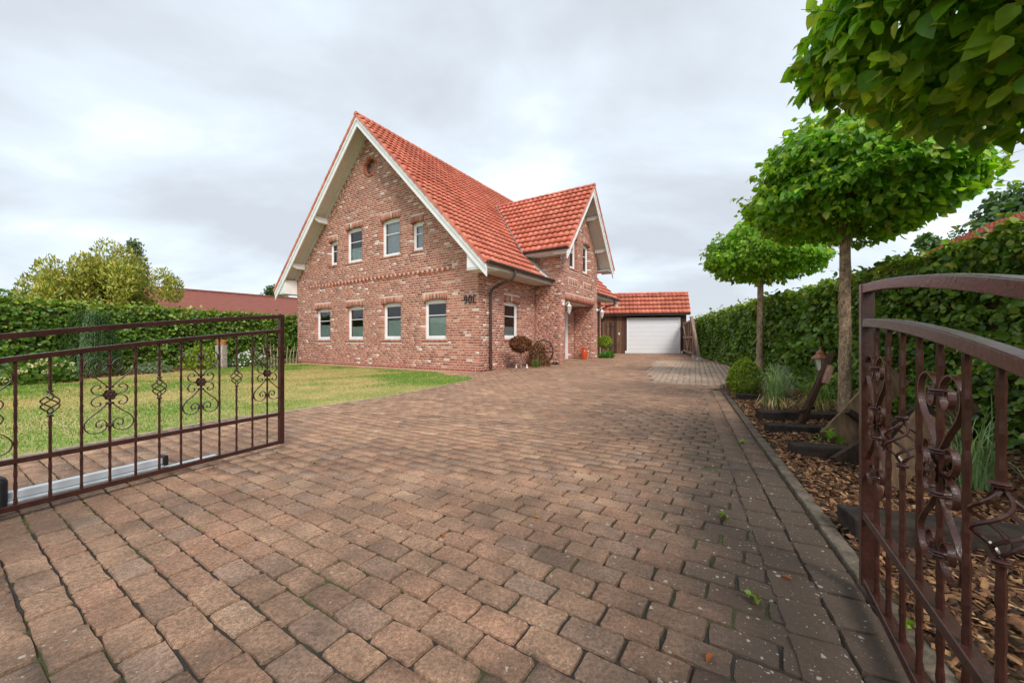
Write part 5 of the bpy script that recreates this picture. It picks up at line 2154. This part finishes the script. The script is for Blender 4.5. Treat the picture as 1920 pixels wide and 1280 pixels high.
def leafy(name, label, cat, x, y, r, h, n, size, cols, mat='hedge', stem=None, zc=None, flat=1.0, group=None, spiky=0.0, inner=0.0, w=None, up=0.3, width=0.9):
    """shrub built from leaf faces spread through a dome or ball"""
    t = thing(name, label, cat, at(x, y), 0, group)
    dv = randdir(n)
    if zc is None:
        dv[:, 2] = np.abs(dv[:, 2])
    az = np.arctan2(dv[:, 1], dv[:, 0])
    lump = 1 + 0.12 * (vnoise(az * 1.7 + x * 5, dv[:, 2] * 3 + y, 2.2, int(abs(x * 10))) - 0.5) * 2
    rr = (inner + (1 - inner) * np.clip(1 - np.abs(rng.normal(0, 0.16, n)), 0.2, 1)) * lump + spiky * np.abs(rng.normal(0, 1, n)) * (rng.uniform(0, 1, n) > 0.8)
    P = dv * rr[:, None] * np.array([r, r, h]) + np.array([0, 0, zc if zc is not None else 0.0])
    N = unit(dv + rng.normal(0, 0.4, (n, 3)))
    D = dv * 0.5 + rng.normal(0, 0.5, (n, 3)) + np.array([0, 0, up])
    add('foliage', leaves_mesh('foliage', P, D, N, size * rng.uniform(0.6, 1.3, n), palette(n, cols, w), width), mat, t, kind='stuff')
    mb = MB()
    if stem:
        mb.tube([(0, 0, -0.02), (0.01, 0.0, stem * 0.5), (0, 0.01, stem)], [0.028, 0.022, 0.02], 8, srgb(150, 134, 118))
        mb.build('stem', 'bark', t, cols=True)
    else:
        for k in range(7):
            a = k * 0.9
            mb.tube([(0, 0, -0.02), (0.3 * r * math.cos(a), 0.3 * r * math.sin(a), h * 0.4), (0.6 * r * math.cos(a), 0.6 * r * math.sin(a), h * 0.72)], [0.012, 0.009, 0.005], 5, srgb(96, 80, 62))
        mb.build('branches', 'bark', t, cols=True)
    return t


BOXG = [srgb(134, 160, 42), srgb(152, 174, 50), srgb(108, 136, 38), srgb(170, 182, 62)]
leafy('box_dome', 'clipped yellow-green box dome at the far end of the mulch bed', 'shrub', 4.30, 7.12, 0.27, 0.35, 7000, 0.030, BOXG, inner=0.3, zc=0.30)


def grass_clump(name, label, x, y, n, h, spread, cols, wid=0.008, group=None, lean=(0, 0), z=0.02):
    t = thing(name, label, 'grass', at(x, y), 0, group)
    V, F, C = [], [], []
    pal = palette(n, cols)
    for i in range(n):
        a = rng.uniform(0, 2 * math.pi)
        b = np.array([rng.normal(0, 0.05), rng.normal(0, 0.05), z])
        hh = h * rng.uniform(0.55, 1.1)
        sp = spread * rng.uniform(0.2, 1.15)
        d = np.array([math.cos(a) * sp + lean[0], math.sin(a) * sp + lean[1], 0])
        sd = np.array([-math.sin(a), math.cos(a), 0]) * wid * rng.uniform(0.6, 1.2) / 2
        i0 = len(V)
        for k in range(7):
            u_ = k / 6
            p = b + d * u_ ** 1.7 + np.array([0, 0, hh * (u_ - 0.42 * u_ ** 3.2 * min(1.6, sp / spread + 0.5))])
            wv = (1 - u_ * 0.9)
            V += [p - sd * wv, p + sd * wv]
        for k in range(6):
            F.append((i0 + 2 * k, i0 + 2 * k + 1, i0 + 2 * k + 3, i0 + 2 * k + 2))
            C.append(pal[i])
    add('blades', nmesh('blades', V, F, C), 'blade', t, kind='stuff')
    return t


BLUEG = [srgb(116, 148, 92), srgb(138, 166, 108), srgb(98, 132, 76), srgb(158, 178, 130)]
STRAWC = [srgb(204, 176, 126), srgb(186, 156, 108), srgb(216, 192, 148)]
g1_ = grass_clump('ornamental_grass', 'tall blue-green grass clump with straw base beside the box dome', 3.80, 5.55, 240, 1.0, 0.46, BLUEG, 0.011)
g2_ = grass_clump('ornamental_grass', 'arching green grass clump between blue-green grass and lantern', 4.20, 5.30, 190, 0.92, 0.52, [srgb(134, 160, 76), srgb(152, 174, 92), srgb(112, 142, 62)], 0.009)
for gg, nn in ((g1_, 150), (g2_, 150)):
    V, F, C = [], [], []
    for i in range(nn):
        a = rng.uniform(0, 6.28)
        ln = rng.uniform(0.1, 0.34)
        p0 = np.array([rng.normal(0, 0.06), rng.normal(0, 0.06), 0.03])
        p1 = p0 + np.array([math.cos(a) * ln * 0.6, math.sin(a) * ln * 0.6, rng.uniform(0.08, 0.20)])
        p2 = p0 + np.array([math.cos(a) * ln, math.sin(a) * ln, rng.uniform(0.0, 0.10)])
        sd = np.array([-math.sin(a), math.cos(a), 0]) * 0.004
        i0 = len(V)
        V += [p0 - sd, p0 + sd, p1 + sd, p1 - sd, p2 + sd * 0.3, p2 - sd * 0.3]
        F += [(i0, i0 + 1, i0 + 2, i0 + 3), (i0 + 3, i0 + 2, i0 + 4, i0 + 5)]
        c = np.array(random.choice(STRAWC)) * random.uniform(0.8, 1.1)
        C += [c, c]
    add('straw', nmesh('straw', V, F, C), 'straw', gg, kind='stuff')
grass_clump('ornamental_grass', 'blue-green grass clump seen through the right gate leaf', 3.05, 2.55, 80, 0.85, 0.42, BLUEG, 0.012)
leafy('small_shrub', 'silvery feathery plant between the two grass clumps', 'plant', 4.25, 6.05, 0.16, 0.70, 380, 0.06, [srgb(164, 164, 148), srgb(150, 152, 132), srgb(178, 176, 162)], 'blade', up=0.9, width=0.15)
leafy('small_shrub', 'bright young green seedling beside the leaning boards', 'plant', 2.98, 3.62, 0.10, 0.16, 26, 0.075, [srgb(120, 172, 60), srgb(134, 182, 70)], 'leaf')
leafy('small_shrub', 'bright young green seedling behind the leaning boards', 'plant', 3.42, 3.72, 0.13, 0.18, 30, 0.08, [srgb(120, 172, 60), srgb(134, 182, 70)], 'leaf')


def sleeper(label, a, b, h=0.12, w=0.17):
    a_, b_ = np.array(a), np.array(b)
    t = MB()
    L = np.linalg.norm(b_ - a_)
    n = 8
    vs, fs = [], []
    for i in range(n + 1):
        x = L * i / n
        for (yy, zz) in ((-w / 2, -0.04), (w / 2, -0.04), (w / 2, h), (-w / 2, h)):
            vs.append((x + random.uniform(-0.008, 0.008), yy + random.uniform(-0.007, 0.007), zz + random.uniform(-0.008, 0.006)))
    for i in range(n):
        for k in range(4):
            fs.append((i * 4 + k, i * 4 + (k + 1) % 4, (i + 1) * 4 + (k + 1) % 4, (i + 1) * 4 + k))
    fs += [(3, 2, 1, 0), (n * 4, n * 4 + 1, n * 4 + 2, n * 4 + 3)]
    t.add(vs, fs)
    return t.build('timber_sleeper', 'sleeper', None, loc=at(a[0], a[1]), rot=(0, 0, math.atan2(*(b_ - a_)[::-1])), bevel=0.012, label=label, cat='sleeper',
                   group='black sleepers stepping across the mulch bed')


sleeper('short black timber sleeper in front of the box dome', (3.80, 6.48), (4.55, 6.30))
sleeper('black timber sleeper under the straw-based grass clumps', (3.12, 4.86), (4.35, 4.62), 0.13)
sleeper('black timber sleeper just below the foot of the dark slanting beam', (2.74, 4.12), (3.75, 3.92), 0.12)
sleeper('black timber sleeper partly under the leaning boards', (2.38, 3.28), (3.45, 3.02), 0.13)
sleeper('nearest black timber sleeper, behind the right gate leaf', (1.72, 1.98), (3.1, 1.55), 0.13)

# old boards leaning on a sleeper: a broken wooden trough
tr_ = thing('wooden_trough', 'weathered grey plank trough tipped over beside the middle tree', 'trough', at(2.98, 3.55))
WD = [srgb(118, 96, 74), srgb(104, 82, 64), srgb(62, 50, 42)]
MB().bar((0.02, 0.05, 0.05), (0.70, 0.12, 0.70), 0.25, 0.032, (0, -0.95, 0.3), WD[0]).build('board', 'plank', tr_, cols=True)
MB().bar((0.24, -0.30, -0.02), (0.14, -0.34, 0.02), 0.02, 0.02, (0, 0, 1), WD[2]).build('peg', 'plank', tr_, cols=True)
MB().bar((0.12, 0.0, 0.36), (0.42, -0.02, 0.14), 0.05, 0.05, (0, -0.95, 0.3), WD[2]).build('batten', 'plank', tr_, cols=True)
MB().bar((-0.42, -0.52, 0.03), (0.42, -0.42, 0.46), 0.12, 0.05, (0, -0.95, 0.2), WD[2]).build('board', 'plank', tr_, cols=True)
MB().bar((0.30, -0.35, 0.08), (0.95, -0.25, 0.50), 0.20, 0.03, (0, -0.95, 0.3), WD[1]).build('board', 'plank', tr_, cols=True)
MB().bar((-0.52, -1.00, 0.05), (-0.10, -0.92, 0.48), 0.20, 0.03, (0, -0.95, 0.3), WD[0]).build('board', 'plank', tr_, cols=True)
# dark slanting twin beam with a worn pale spot
sb = thing('old_cart_shaft', 'dark slanting wooden shaft with a worn pale patch, left of the middle tree', 'cart shaft', at(3.25, 4.36))
MB().bar((0.0, 0.0, 0.03), (0.46, 0.10, 0.86), 0.045, 0.05, (0, -1, 0), srgb(66, 46, 38)).build('shaft', 'plank', sb, cols=True)
MB().bar((0.07, 0.05, 0.03), (0.47, 0.16, 0.76), 0.04, 0.045, (0, -1, 0), srgb(58, 42, 36)).build('shaft', 'plank', sb, cols=True)
MB().bar((0.31, 0.02, 0.52), (0.40, 0.04, 0.72), 0.05, 0.052, (0, -1, 0), srgb(150, 118, 100)).build('iron_plate', 'plank', sb, cols=True)
MB().bar((-0.02, -0.02, 0.20), (0.22, 0.06, 0.24), 0.03, 0.03, (0, 0, 1), srgb(58, 42, 36)).build('cross_bar', 'plank', sb, cols=True)
# garden lantern
la = thing('garden_lantern', 'small garden lantern with copper roof standing before the right hedge', 'lamp', at(4.62, 5.75))
MB().tube([(0, 0, 0), (0, 0, 0.56)], 0.014, 6).build('pole', 'black', la)
MB().lathe([(0.045, 0.56), (0.055, 0.58), (0.085, 0.74)], 6).build('glass', 'lampglass', la)
MB().lathe([(0.115, 0.74), (0.118, 0.75), (0.06, 0.80), (0.05, 0.82), (0.055, 0.83), (0.02, 0.87), (0.012, 0.90), (0.02, 0.91), (0.005, 0.93)], 8).build('roof', 'copper', la)
mb = MB()
for k in range(6):
    a = math.pi / 3 * k
    mb.tube([(0.047 * math.cos(a), 0.047 * math.sin(a), 0.56), (0.087 * math.cos(a), 0.087 * math.sin(a), 0.742)], 0.005, 4)
mb.build('cage', 'black', la)

# ------------------------------------------------------------------ by the house wall
RED = [srgb(120, 70, 46), srgb(136, 86, 52), srgb(104, 58, 42), srgb(126, 98, 54)]
leafy('topiary_standard', 'flat-topped rusty brown topiary on a pale stem below the side window', 'topiary', 0.31, 13.3, 0.39, 0.27, 3000, 0.05, RED, stem=0.75, zc=0.84, inner=0.35)
leafy('topiary_standard', 'round green topiary on a stem at the far corner of the brick bay', 'topiary', *hloc(9.4, -1.0), 0.36, 0.31, 2600, 0.05, BOXG, stem=0.55, zc=0.78, inner=0.35)
leafy('leafy_perennial', 'low bright green leafy plant under the round green topiary', 'plant', *hloc(8.9, -1.25), 0.34, 0.26, 260, 0.15, [srgb(84, 138, 48), srgb(100, 154, 60)], 'leaf', up=0.5)
pr = hloc(2.62, -0.75)
leafy('barberry_shrub', 'loose reddish shrub between brown topiary and brick bay', 'shrub', pr[0], pr[1], 0.42, 0.80, 1500, 0.06, [srgb(126, 72, 52), srgb(104, 66, 48), srgb(116, 104, 60), srgb(142, 96, 66)], spiky=0.25, inner=0.1, up=0.7)
pr = hloc(2.15, -0.95)
grass_clump('ornamental_grass', 'low green and straw grass tuft in front of the wagon wheel', pr[0], pr[1], 150, 0.48, 0.28, [srgb(112, 138, 60), srgb(160, 160, 92), srgb(92, 120, 52)], 0.016)
# wagon wheel leaning on the bay
wc = house_world((3.05, -0.62, 0))
wh = thing('wagon_wheel', 'dark old wagon wheel leaning against the brick bay', 'wheel', (wc[0], wc[1], float(gz(wc[0], wc[1]))), H_ANG)
ring = [(0.18 + 0.20 * math.sin(t) * 0.4, 0.47 * math.cos(t), 0.49 + 0.47 * math.sin(t)) for t in np.linspace(0, 2 * math.pi, 33)]
MB().tube(ring, 0.026, 6, srgb(72, 52, 44), caps=False).build('rim', 'plank', wh, cols=True)
for k in range(10):
    t_ = 2 * math.pi * k / 10
    MB().tube([(0.18, 0, 0.49), (0.18 + 0.08 * math.sin(t_), 0.46 * math.cos(t_), 0.49 + 0.46 * math.sin(t_))], 0.016, 5, srgb(80, 58, 48)).build('spoke', 'plank', wh, cols=True)
MB().tube([(0.11, 0, 0.49), (0.25, 0, 0.49)], 0.065, 10, srgb(72, 52, 44)).build('hub', 'plank', wh, cols=True)
for (x, y, lb) in ((0.15, 13.55, 'left'), (0.52, 13.45, 'right')):
    f_ = thing('garden_figurine', 'tiny white garden figurine %s of the brown topiary stem' % lb, 'figurine', at(x, y))
    f_.scale = (0.65, 0.65, 0.65)
    MB().lathe([(0.05, 0), (0.06, 0.02), (0.05, 0.08), (0.03, 0.12)], 10).build('body', 'white', f_, smooth=True)
    MB().lathe([(0.012, 0.11), (0.035, 0.13), (0.04, 0.155), (0.028, 0.18), (0.006, 0.19)], 10).build('head', 'white', f_, smooth=True)
    for s in (-1, 1):
        MB().lathe([(0.012, 0.17), (0.012, 0.20), (0.003, 0.225)], 6, (s * 0.02, 0, 0)).build('ear', 'white', f_)
wc = house_world((3.55, -1.0, 0))
ft = thing('door_stop_ornament', 'small black metal ornament on the ground against the brick bay', 'ornament', (wc[0], wc[1], float(gz(wc[0], wc[1]))), H_ANG + 1.57)
MB().lathe([(0.06, 0), (0.07, 0.04), (0.05, 0.09), (0.02, 0.11)], 10, (-0.09, 0, 0)).build('body', 'black', ft, smooth=True)
MB().lathe([(0.045, 0), (0.055, 0.03), (0.04, 0.075), (0.01, 0.09)], 10, (0.06, 0, 0)).build('body', 'black', ft, smooth=True)
MB().bar((-0.16, 0, 0.015), (0.14, 0, 0.015), 0.1, 0.03).build('base', 'black', ft)

# ------------------------------------------------------------------ border behind the lawn
leafy('hydrangea', 'hydrangea with cream flower heads in the border at far left', 'shrub', -11.3, 9.15, 0.62, 0.62, 800, 0.13, [srgb(96, 130, 52), srgb(116, 146, 60), srgb(78, 110, 46)], 'leaf')
hyd = bpy.data.objects['hydrangea']
for k in range(22):
    a, e_ = rng.uniform(0, 6.28), rng.uniform(0.15, 1.35)
    c_ = (0.62 * math.cos(a) * math.cos(e_), 0.62 * math.sin(a) * math.cos(e_), 0.62 * math.sin(e_) + 0.05)
    V = randdir(70) * np.array([0.10, 0.10, 0.05]) * rng.uniform(0.8, 1.2) + np.array(c_)
    me = leaves_mesh('flower_head', V, randdir(70), unit(randdir(70) + np.array([0, 0, 0.8])), np.full(70, 0.035), palette(70, [srgb(226, 214, 166), srgb(214, 204, 150), srgb(206, 208, 150)]))
    add('flower_head', me, 'flower', hyd, kind='stuff')
wp = thing('weeping_conifer', 'weeping dark green conifer against the left hedge', 'conifer', at(-11.9, 10.9))
MB().tube([(0, 0, 0), (0.05, 0, 0.9), (-0.05, 0.05, 1.75)], [0.05, 0.04, 0.02], 8, srgb(96, 78, 62)).build('trunk', 'bark', wp, cols=True)
n = 9000
a = rng.uniform(0, 6.28, n)
u_ = rng.uniform(0, 1, n)
rad = 0.12 + 0.42 * np.sqrt(u_) + 0.14 * np.sin(a * 5)
P = np.c_[rad * np.cos(a), rad * np.sin(a), 1.75 - 1.6 * u_ ** 1.1 + rng.normal(0, 0.08, n)]
D = np.c_[np.cos(a) * 0.35, np.sin(a) * 0.35, np.full(n, -1.0)] + rng.normal(0, 0.25, (n, 3))
add('needles', leaves_mesh('needles', P, D, np.c_[np.cos(a), np.sin(a), np.full(n, 0.3)], rng.uniform(0.05, 0.10, n), palette(n, [srgb(74, 104, 50), srgb(86, 116, 58), srgb(60, 88, 46)]), 0.3), 'hedge', wp, kind='stuff')
leafy('golden_shrub', 'small yellow-green shrub before the left hedge', 'shrub', -11.2, 13.8, 0.55, 0.85, 700, 0.09, [srgb(150, 172, 52), srgb(168, 184, 64), srgb(126, 154, 48)], 'leaf', up=0.6)
leafy('low_shrub', 'low grey-green cushion shrub between weeping conifer and golden shrub', 'shrub', -11.3, 12.1, 0.5, 0.34, 500, 0.07, [srgb(128, 142, 112), srgb(112, 128, 96)])
leafy('low_shrub', 'low dark green shrub at the far left end of the border', 'shrub', -12.4, 8.4, 0.6, 0.5, 600, 0.10, [srgb(74, 104, 48), srgb(92, 122, 60)])
pp = thing('garden_pillar', 'pale stone pillar carrying a terracotta pot in the border', 'pillar', at(-10.75, 14.2))
MB().box(-0.13, 0.13, -0.13, 0.13, 0, 0.86).build('shaft', 'stoneware', pp, bevel=0.015)
MB().lathe([(0.13, 0.86), (0.17, 1.02), (0.18, 1.02), (0.18, 1.06), (0.15, 1.06)], 14).build('pot', 'terracotta', pp)
leafy('white_flower_shrub', 'white flowering bush left of the stick fence', 'shrub', -10.45, 15.3, 0.62, 0.60, 700, 0.08, [srgb(86, 114, 56), srgb(104, 130, 66)])
wf = bpy.data.objects['white_flower_shrub']
n = 330
dv = randdir(n)
dv[:, 2] = np.abs(dv[:, 2])
add('blossoms', leaves_mesh('blossoms', dv * np.array([0.64, 0.64, 0.62]), randdir(n), unit(dv + np.array([0, 0, 0.5])), rng.uniform(0.04, 0.075, n), palette(n, [srgb(236, 234, 226), srgb(224, 226, 214)])), 'flower', wf, kind='stuff')
sf = thing('stick_fence', 'fan of pale upright sticks beside the brick house corner', 'stick fence', at(-9.75, 16.0))
for k in range(11):
    x = -0.55 + 0.13 * k
    MB().tube([(x, 0.03 * math.sin(k), -0.02), (x * 1.02, 0, 0.4), (x * 1.12 + random.uniform(-0.03, 0.03), 0, random.uniform(0.72, 0.95))], [0.016, 0.014, 0.008], 5, srgb(186, 168, 140)).build('stick', 'bark', sf, cols=True)
for z in (0.25, 0.6):
    MB().tube([(-0.58, 0.02, z), (0.85, 0.02, z + 0.02)], 0.008, 5, srgb(150, 130, 104)).build('tie_rail', 'bark', sf, cols=True)


# ------------------------------------------------------------------ beyond the hedges
def far_tree(name, label, x, y, h, r, cols, n, size, trunk=0.35, shape='round', base=0.25, group=None, width=1.0, up=None):
    t = thing(name, label, 'tree', at(x, y), 0, group)
    MB().tube([(0, 0, -0.1), (0.05 * h * 0.2, 0, h * 0.4), (0, 0, h * 0.85)], [trunk * 0.5, trunk * 0.4, trunk * 0.1], 8, srgb(92, 78, 62)).build('trunk', 'bark', t, cols=True)
    ncl = 64 if shape == 'spire' else 34
    cl = []
    for k in range(ncl):
        u_ = rng.uniform(0, 1)
        a = rng.uniform(0, 6.28)
        if shape == 'cone':
            zz = h * (base + (1 - base) * u_)
            rr_ = r * (1.05 - u_) * rng.uniform(0.45, 1.0)
        else:
            zz = h * (base + (1 - base) * u_)
            rr_ = r * math.sqrt(max(0.05, 1 - (2 * u_ - 0.85) ** 2)) * rng.uniform(0.3, 1.0)
        if shape == 'spire':
            zz = h * rng.uniform(base, 0.62) + h * 0.38 * max(0.0, 1 - (rr_ / r) ** 1.3) * rng.uniform(0.0, 1.0) * (0.8 + 0.3 * math.cos(a))
        cl.append((rr_ * math.cos(a), rr_ * math.sin(a), zz, r * rng.uniform(0.22, 0.36) * (0.62 if shape == 'spire' else 1.0)))
    bm_ = MB()
    for c_ in cl[::2]:
        bm_.tube([(0, 0, max(0.2 * h, c_[2] - 0.25 * h)), (c_[0] * 0.5, c_[1] * 0.5, c_[2] - 0.08 * h), c_[:3]], [trunk * 0.16, trunk * 0.1, trunk * 0.04], 5, srgb(92, 78, 62))
    bm_.build('branches', 'bark', t, cols=True)
    cl = np.array(cl)
    ci = rng.integers(0, ncl, n)
    dv = randdir(n)
    P = cl[ci, :3] + dv * (cl[ci, 3] * np.clip(1 - np.abs(rng.normal(0, 0.25, n)), 0.1, 1.1))[:, None] * np.array([1, 1, {'cone': 1.15, 'spire': 1.7}.get(shape, 0.85)])
    tone = (0.85 + 0.3 * rng.uniform(0, 1, ncl))[ci]
    C = palette(n, cols) * tone[:, None]
    D = dv * 0.5 + rng.normal(0, 0.5, (n, 3)) + np.array([0, 0, up if up is not None else (0.5 if shape == 'cone' else -0.2)])
    add('crown', leaves_mesh('crown', P, D, unit(dv + rng.normal(0, 0.5, (n, 3)) + np.array([0, 0, 0.3])), size * rng.uniform(0.6, 1.3, n), C, width), 'hedge', t, kind='stuff')
    return t


GOLD = [srgb(170, 168, 70), srgb(150, 154, 62), srgb(186, 180, 84), srgb(124, 136, 54), srgb(196, 184, 92)]
far_tree('golden_yew', 'broad yellow-green conifer rising behind the left hedge', -23.6, 22.0, 6.9, 3.3, GOLD, 34000, 0.19, 0.5, 'spire', 0.2, None, 0.45, 0.9)
far_tree('poplar_tree', 'slim grey-green treetop leaning out above the broad yellow-green conifer', -23.6, 24.0, 7.3, 0.95, [srgb(122, 134, 98), srgb(136, 146, 112)], 1300, 0.15, 0.3, 'cone', 0.55)
far_tree('distant_tree', 'small dark green treetop above the barn roof beside the house eave', -35.0, 56.0, 8.4, 3.0, [srgb(72, 98, 52), srgb(88, 112, 62)], 3500, 0.32)
far_tree('distant_tree', 'tiny pale green treetops at the far left edge above the hedge', -40.0, 31.0, 4.8, 2.6, [srgb(112, 140, 70), srgb(96, 126, 60)], 2500, 0.25)
far_tree('distant_tree', 'dark green tree behind the neighbouring roof at far right', 38.5, 30.0, 11.6, 4.2, [srgb(84, 112, 62), srgb(100, 126, 72), srgb(70, 98, 56)], 7000, 0.34)
far_tree('distant_tree', 'small dark tree just above the right hedge beside the middle crown', 31.0, 28.5, 8.4, 2.2, [srgb(84, 112, 62), srgb(100, 126, 72)], 2500, 0.30)

# barn with a dark red tiled roof, behind the left hedge
bn = thing('neighbour_barn', 'long barn with dark red tiled roof behind the left hedge', 'barn', (0, 0, 0))
ra, rb_ = np.array([-29.6, 26.8]), np.array([-14.0, 46.0])
dd = unit((rb_ - ra)[None])[0]
nn = np.array([dd[1], -dd[0]])
tm = NT('barn_tiles')
p_ = tm.pos()
wv = tm.node('ShaderNodeTexWave', wave_type='BANDS', bands_direction='Z', wave_profile='SAW')
wv.inputs['Scale'].default_value = 1.35
wv.inputs['Distortion'].default_value = 0.0
tm.l.new(p_, wv.inputs['Vector'])
cb = tm.mix(tm.noise(p_, 3.0, 4), srgb(120, 66, 56), srgb(150, 88, 72))
cb = tm.mix(tm.math('MULTIPLY', tm.math('GREATER_THAN', wv.outputs['Fac'], 0.82), 0.5), cb, srgb(84, 46, 42))
tm.l.new(cb, tm.bsdf.inputs['Base Color'])
tm.bsdf.inputs['Roughness'].default_value = 0.8
M['barn'] = tm.m
mb = MB()
q = lambda p, o, z: (p[0] + nn[0] * o, p[1] + nn[1] * o, z)
slab(mb, [q(ra, 5.0, 2.3), q(rb_, 5.0, 2.3), q(rb_, 0, 5.15), q(ra - dd * 0.0, 0, 5.15)], 0.12)
slab(mb, [q(rb_, -5.0, 2.3), q(ra, -5.0, 2.3), q(ra, 0, 5.15), q(rb_, 0, 5.15)], 0.12)
mb.build('roof', 'barn', bn)
mb = MB()
mb.add([q(ra, 4.6, -0.1), q(rb_, 4.6, -0.1), q(rb_, 4.6, 2.45), q(ra, 4.6, 2.45)], [(0, 1, 2, 3)])
mb.add([q(ra, 4.6, -0.1), q(ra, -4.6, -0.1), q(ra, -4.6, 2.4), q(ra, 0, 5.0), q(ra, 4.6, 2.4)], [(0, 1, 2, 3, 4)])
mb.add([q(rb_, 4.6, -0.1), q(rb_, -4.6, -0.1), q(rb_, -4.6, 2.4), q(rb_, 0, 5.0), q(rb_, 4.6, 2.4)], [(0, 1, 2, 3, 4)])
mb.build('wall', 'mortar', bn)
MB().bar((*ra, 5.17), (*rb_, 5.17), 0.3, 0.14).build('ridge', 'barn', bn)

# neighbour's house at far right, only its roof shows
nh = thing('neighbour_house', 'orange tiled roof of a neighbouring house above the right hedge', 'house', (20.9, 14.5, -0.1), R(-20))
tw_ = TW
nts = []
o2, e2, d2 = np.array([-4.2, -3.0, 4.35]), np.array([0, 1.0, 0]), unit(np.array([[1.0, 0, 0.52]]))[0]
n2_ = np.cross(-e2, d2)
for j in range(13):
    for i in range(24):
        nts.append((np.c_[-e2, d2, n2_], o2 + e2 * ((i + 1) * TW) + d2 * (j * 0.35), 0.35))
mb = MB()
slab(mb, [tuple(o2), tuple(o2 + d2 * 4.55), tuple(o2 + d2 * 4.55 + e2 * 6), tuple(o2 + e2 * 6)], 0.10)
tp = o2 + d2 * 4.55
slab(mb, [tuple(tp), (tp[0] * 2 - o2[0], o2[1], o2[2]), (tp[0] * 2 - o2[0], o2[1] + 6, o2[2]), tuple(tp + e2 * 6)], 0.10)
nro = mb.build('roof', 'gutter', nh)


def nh_world(p):
    c, s = math.cos(R(-20)), math.sin(R(-20))
    return np.array([20.9 + p[0] * c - p[1] * s, 14.5 + p[0] * s + p[1] * c, p[2]])


emit_tiles(nts, nro, nh_world, 0)
mb = MB()
mb.add([(-3.9, -2.7, -0.1), (4.0, -2.7, -0.1), (4.0, -2.7, 4.2), (tp[0], -2.7, 6.3), (-3.9, -2.7, 4.2)], [(0, 1, 2, 3, 4)])
mb.add([(-3.9, -2.7, -0.1), (-3.9, 2.7, -0.1), (-3.9, 2.7, 4.3), (-3.9, -2.7, 4.3)], [(0, 1, 2, 3)])
mb.build('wall', 'mortar', nh)

# a few fallen leaves and weeds on the paving
for x, y, a, c_, lb in ((-0.35, 1.95, 0.3, srgb(196, 120, 60), 'fallen orange leaf on the paving below the left gate leaf'), (0.155, 2.16, 1.0, srgb(206, 140, 70), 'fallen ochre leaf in the middle of the driveway'),
                        (0.64, 1.22, 2.2, srgb(196, 112, 62), 'fallen orange leaf near the bottom of the driveway by the right gate'), (1.17, 1.60, 0.6, srgb(178, 104, 70), 'fallen brown leaf on the dark slabs beside the kerb')):
    me = nmesh('fallen_leaf', LEAF * np.array([0.55, 1, 1.6]) * 0.045, LEAF_F, np.array([c_, c_]))
    add('fallen_leaf', me, 'leaf', loc=(x, y, 0.008), rot=(0.1, 0.15, a), label=lb, cat='leaf', group='fallen leaves on the driveway')
for x, y, n, h, lb in ((1.19, 2.17, 12, 0.05, 'small light green weed with lobed leaves on the dark paving'), (0.93, 1.47, 9, 0.07, 'tuft of grass in a joint near the right gate'),
                       (1.36, 1.32, 10, 0.05, 'weed at the kerb under the right gate leaf'), (2.25, 3.75, 9, 0.05, 'yellowish weed in the dark slabs beside the mulch bed')):
    leafy('paving_weed', lb, 'weed', x, y, 0.025, h * 0.6, n, 0.024, [srgb(124, 164, 62), srgb(146, 176, 76)], 'leaf', up=0.4)
# moss cushions along the joints
n = 9000
x = rng.uniform(-3.9, 2.4, n)
y = rng.uniform(1.0, 4.6, n)
ok = inpoly(x, y, DRIVE) & (vnoise(x, y, 1.4, 44) > 0.60)
al = (x - base[0]) * HV[0] + (y - base[1]) * HV[1]
fr_ = np.abs(al / PB - 0.5 - np.round(al / PB - 0.5))
ok &= fr_ * PB < 0.007
x, y = x[ok], y[ok]
n = len(x)
P = np.c_[x, y, np.full(n, -0.012)]
add('joint_moss', leaves_mesh('joint_moss', P, unit(np.c_[rng.normal(0, 0.6, (n, 2)), np.ones(n)]), randdir(n), rng.uniform(0.008, 0.022, n), palette(n, [srgb(98, 112, 38), srgb(120, 134, 48), srgb(84, 96, 36)])), 'blade', driveway, kind='stuff')
